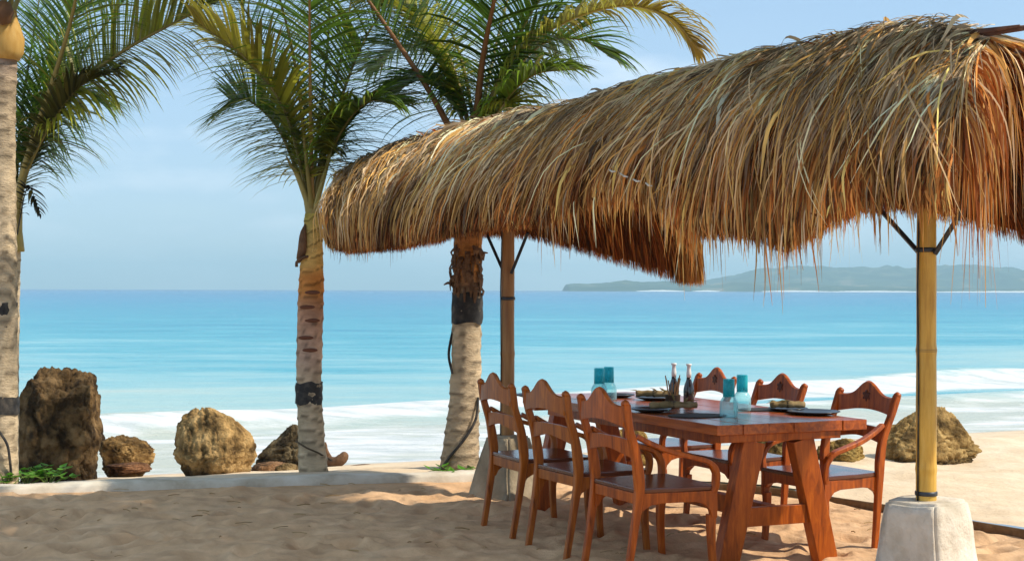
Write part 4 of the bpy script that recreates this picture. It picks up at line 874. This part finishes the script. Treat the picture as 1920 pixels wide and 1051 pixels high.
# ------------------------------------------------------------ things on the table
ZT = TH+.001
def carafe(px, py, label, s=1):
    p = Pz(px, py, ZT); o = empty('carafe', p, label=label, cat='carafe', group='blue glass carafes with tumblers on their necks')
    MB().lathe([(.0, .0), (.046*s, .0), (.051*s, .006), (.051*s, .06), (.049*s, .085), (.036*s, .108), (.020*s, .118), (.017*s, .15), (.018*s, .165)], 24, cap=False).build('bottle_body', M['frost'], o, smooth=True)
    MB().lathe([(.031*s, .112), (.033*s, .112), (.0325*s, .16), (.032*s, .207), (.028*s, .211), (.0, .211), (.0, .205), (.028*s, .203), (.030*s, .16), (.031*s, .112)], 24, cap=False).build('tumbler', M['teal'], o, smooth=True)
    return o
carafe(1367, 781, 'blue glass carafe with teal tumbler on its neck, nearest to the near table end')
carafe(1392, 770, 'blue glass carafe with teal tumbler, just behind and right of the nearest carafe')
carafe(1124, 752, 'blue glass carafe at the far end showing darker teal tumbler, left of its pair')
carafe(1142, 749, 'paler blue glass carafe at the far end, right one of its pair')
def bottle(px, py, label):
    p = Pz(px, py, ZT); o = empty('sauce_bottle', p, label=label, cat='bottle', group='sauce bottles in the middle of the table')
    MB().lathe([(.0, 0), (.030, 0), (.033, .005), (.033, .09), (.028, .115), (.016, .150), (.014, .165), (.0, .165)], 18).build('bottle_body', M['sauce'], o, smooth=True)
    MB().lathe([(.0145, .165), (.0155, .19), (.013, .21), (.011, .235), (.017, .238), (.017, .248), (.0, .249)], 16).build('bottle_neck', M['cap'], o, smooth=True)
bottle(1292, 757, 'dark sauce bottle with pale neck, right of the wooden cutlery')
bottle(1264, 755, 'dark sauce bottle with pale neck, left one, rising behind the wooden cutlery')
cdp = Pz(1262, 761, ZT); cy = empty('cutlery_caddy', cdp, label='dark woven caddy holding upright wooden cutlery beside the sauce bottles', cat='caddy')
MB().lathe([(.0, 0), (.040, 0), (.043, .01), (.046, .065), (.048, .07), (.044, .07), (.040, .012), (0, .012)], 20).build('caddy_body', M['caddy'], cy, smooth=True)
for i in range(11):
    a = i*2.4; b0 = Vector((.02*math.cos(a), .02*math.sin(a), .015)); tp = Vector((.045*math.cos(a+.3), .04*math.sin(a+.3), random.uniform(.13, .19)))
    u = MB(); u.bar([b0, b0.lerp(tp, .7), tp], [.006, .006, .016], [.005, .005, .006]); u.build('utensil', M['cutlery'], cy)
def plate(px, py, r, label, kind='bowl'):
    p = Pz(px, py, ZT); o = tag(MB().lathe([(0, .0), (r*.55, 0), (r*.9, .012), (r, .018), (r*.98, .021), (r*.88, .016), (r*.55, .005), (0, .005)], 32).build('plate', M['plate'], smooth=True), label=label, cat='plate', group='black plates on the table')
    o.location = p; return p
def napkin(p, ang, ln, label, m='napkin', r=.02):
    o = empty('rolled_napkin', p+Vector((0, 0, .018)), ang, label=label, cat='napkin', group='rolled napkins on plates'); rg = random.Random(int(ln*1000))
    cc = spline([(-ln/2, 0, r), (-ln/4, .008, r*1.1), (0, -.006, r*1.15), (ln/4, .004, r*1.0), (ln/2, .01, r*.9)], 14)
    MB().tube(cc, [r*(1+.12*math.sin(i*1.9)) for i in range(14)], 10).build('napkin_roll', M[m], o, smooth=True)
    MB().lathe([(r*1.12, -.012), (r*1.2, 0), (r*1.12, .012)], 14).build('tie', M['rope'], o, smooth=True).rotation_euler = (0, R(90), 0)
    o.children[-1].location = (0, 0, r*1.15)
    for k in range(6):
        q = Vector((rg.uniform(-.4, .4)*ln, rg.uniform(-.03, .03), r*1.6)); d = Vector((rg.uniform(-1, 1), rg.uniform(-.6, .6), rg.uniform(.0, .25))).normalized(); s_ = Vector((-d.y, d.x, 0)); l_ = rg.uniform(.07, .12)
        MB().add([q, q+d*l_*.45+s_*.012, q+d*l_+Vector((0, 0, -.008)), q+d*l_*.45-s_*.012, q+d*l_*.45+Vector((0, 0, .006))], [(0, 1, 4), (1, 2, 4), (2, 3, 4), (3, 0, 4)]).build('leaf', M['leafolive'], o)
    return o
def placemat(px, py, a, b, ang, label):
    p = Pz(px, py, ZT); o = tag(MB().slab([(a*math.cos(t)*.5, b*math.sin(t)*.5) for t in np.linspace(0, 6.28, 29)[:-1]], .005, lambda x, y, z_: Vector((x, y, z_+.0025))).build('placemat', M['matblk']), label=label, cat='placemat', group='dark oval placemats')
    o.location = p; o.rotation_euler = (0, 0, ang)
p = plate(1222, 771, .125, 'black plate at the near left seat, behind the crest of the near left chair'); napkin(p+Vector((.13, .0, -.0)), R(12), .28, 'olive rolled napkin lying across the near left black plate')
placemat(1308, 779, .34, .26, .3, 'dark oval placemat in front of the nearest carafes, near the table edge')
p = plate(1228, 749, .125, 'black plate at the middle left seat, left of the sauce bottles'); napkin(p, R(-10), .24, 'leafy rolled napkin on the plate left of the sauce bottles')
p = plate(1478, 770, .115, 'black plate left of its pair near the right end of the table'); napkin(p, R(5), .2, 'brown rolled napkin with leaves on the left plate of the right pair')
p = plate(1526, 776, .15, 'largest black plate, at the seat of the near right chair')
placemat(1437, 768, .34, .24, .2, 'dark oval placemat just right of the nearest carafes')
p = plate(1000, 744, .125, 'black plate at the far left corner of the table beyond the left chairs')
# small trailing leaves on the far plate
p = plate(1160, 744, .11, 'black plate at the far end, just right of the far pair of carafes')

mb = MB(); rg = random.Random(5)
for i in range(170):
    x, y = rg.uniform(-3.2, 3.2), rg.uniform(7.3, 11); a = rg.uniform(0, 6.28); ln = rg.uniform(.02, .12)
    zz_ = float(stepz(np.array([x]), np.array([y]))[0])+.010
    mb.bar([(x, y, zz_), (x+math.cos(a)*ln*.5, y+math.sin(a)*ln*.5, zz_+.006), (x+math.cos(a)*ln, y+math.sin(a)*ln, zz_+.003)], rg.uniform(.003, .007), .003, side=Vector((0, 0, 1)))
M['straw'] = mat('fallen_straw', (.20, .12, .05), .9, .1, [(.5, .34, .16)], scale=3)
tag(mb.build('fallen_straw', M['straw']), kind='stuff')

# ------------------------------------------------------------ haze
mb = MB(); x0, x1, y0, y1, z0, z1 = -7500, 9500, -60, 8600, -3.4, 150
mb.add([(x, y, z_) for x in (x0, x1) for y in (y0, y1) for z_ in (z0, z1)], [(0, 1, 3, 2), (4, 6, 7, 5), (0, 4, 5, 1), (2, 3, 7, 6), (0, 2, 6, 4), (1, 5, 7, 3)])
hm = bpy.data.materials.new('haze_air'); hm.use_nodes = True; n = hm.node_tree.nodes; n.remove(n['Principled BSDF'])
pv = n.new('ShaderNodeVolumePrincipled'); pv.inputs['Color'].default_value = (.56, .86, 1, 1); pv.inputs['Density'].default_value = 2.7e-4
hm.node_tree.links.new(pv.outputs[0], n['Material Output'].inputs['Volume'])
tag(mb.build('haze', hm), kind='stuff')
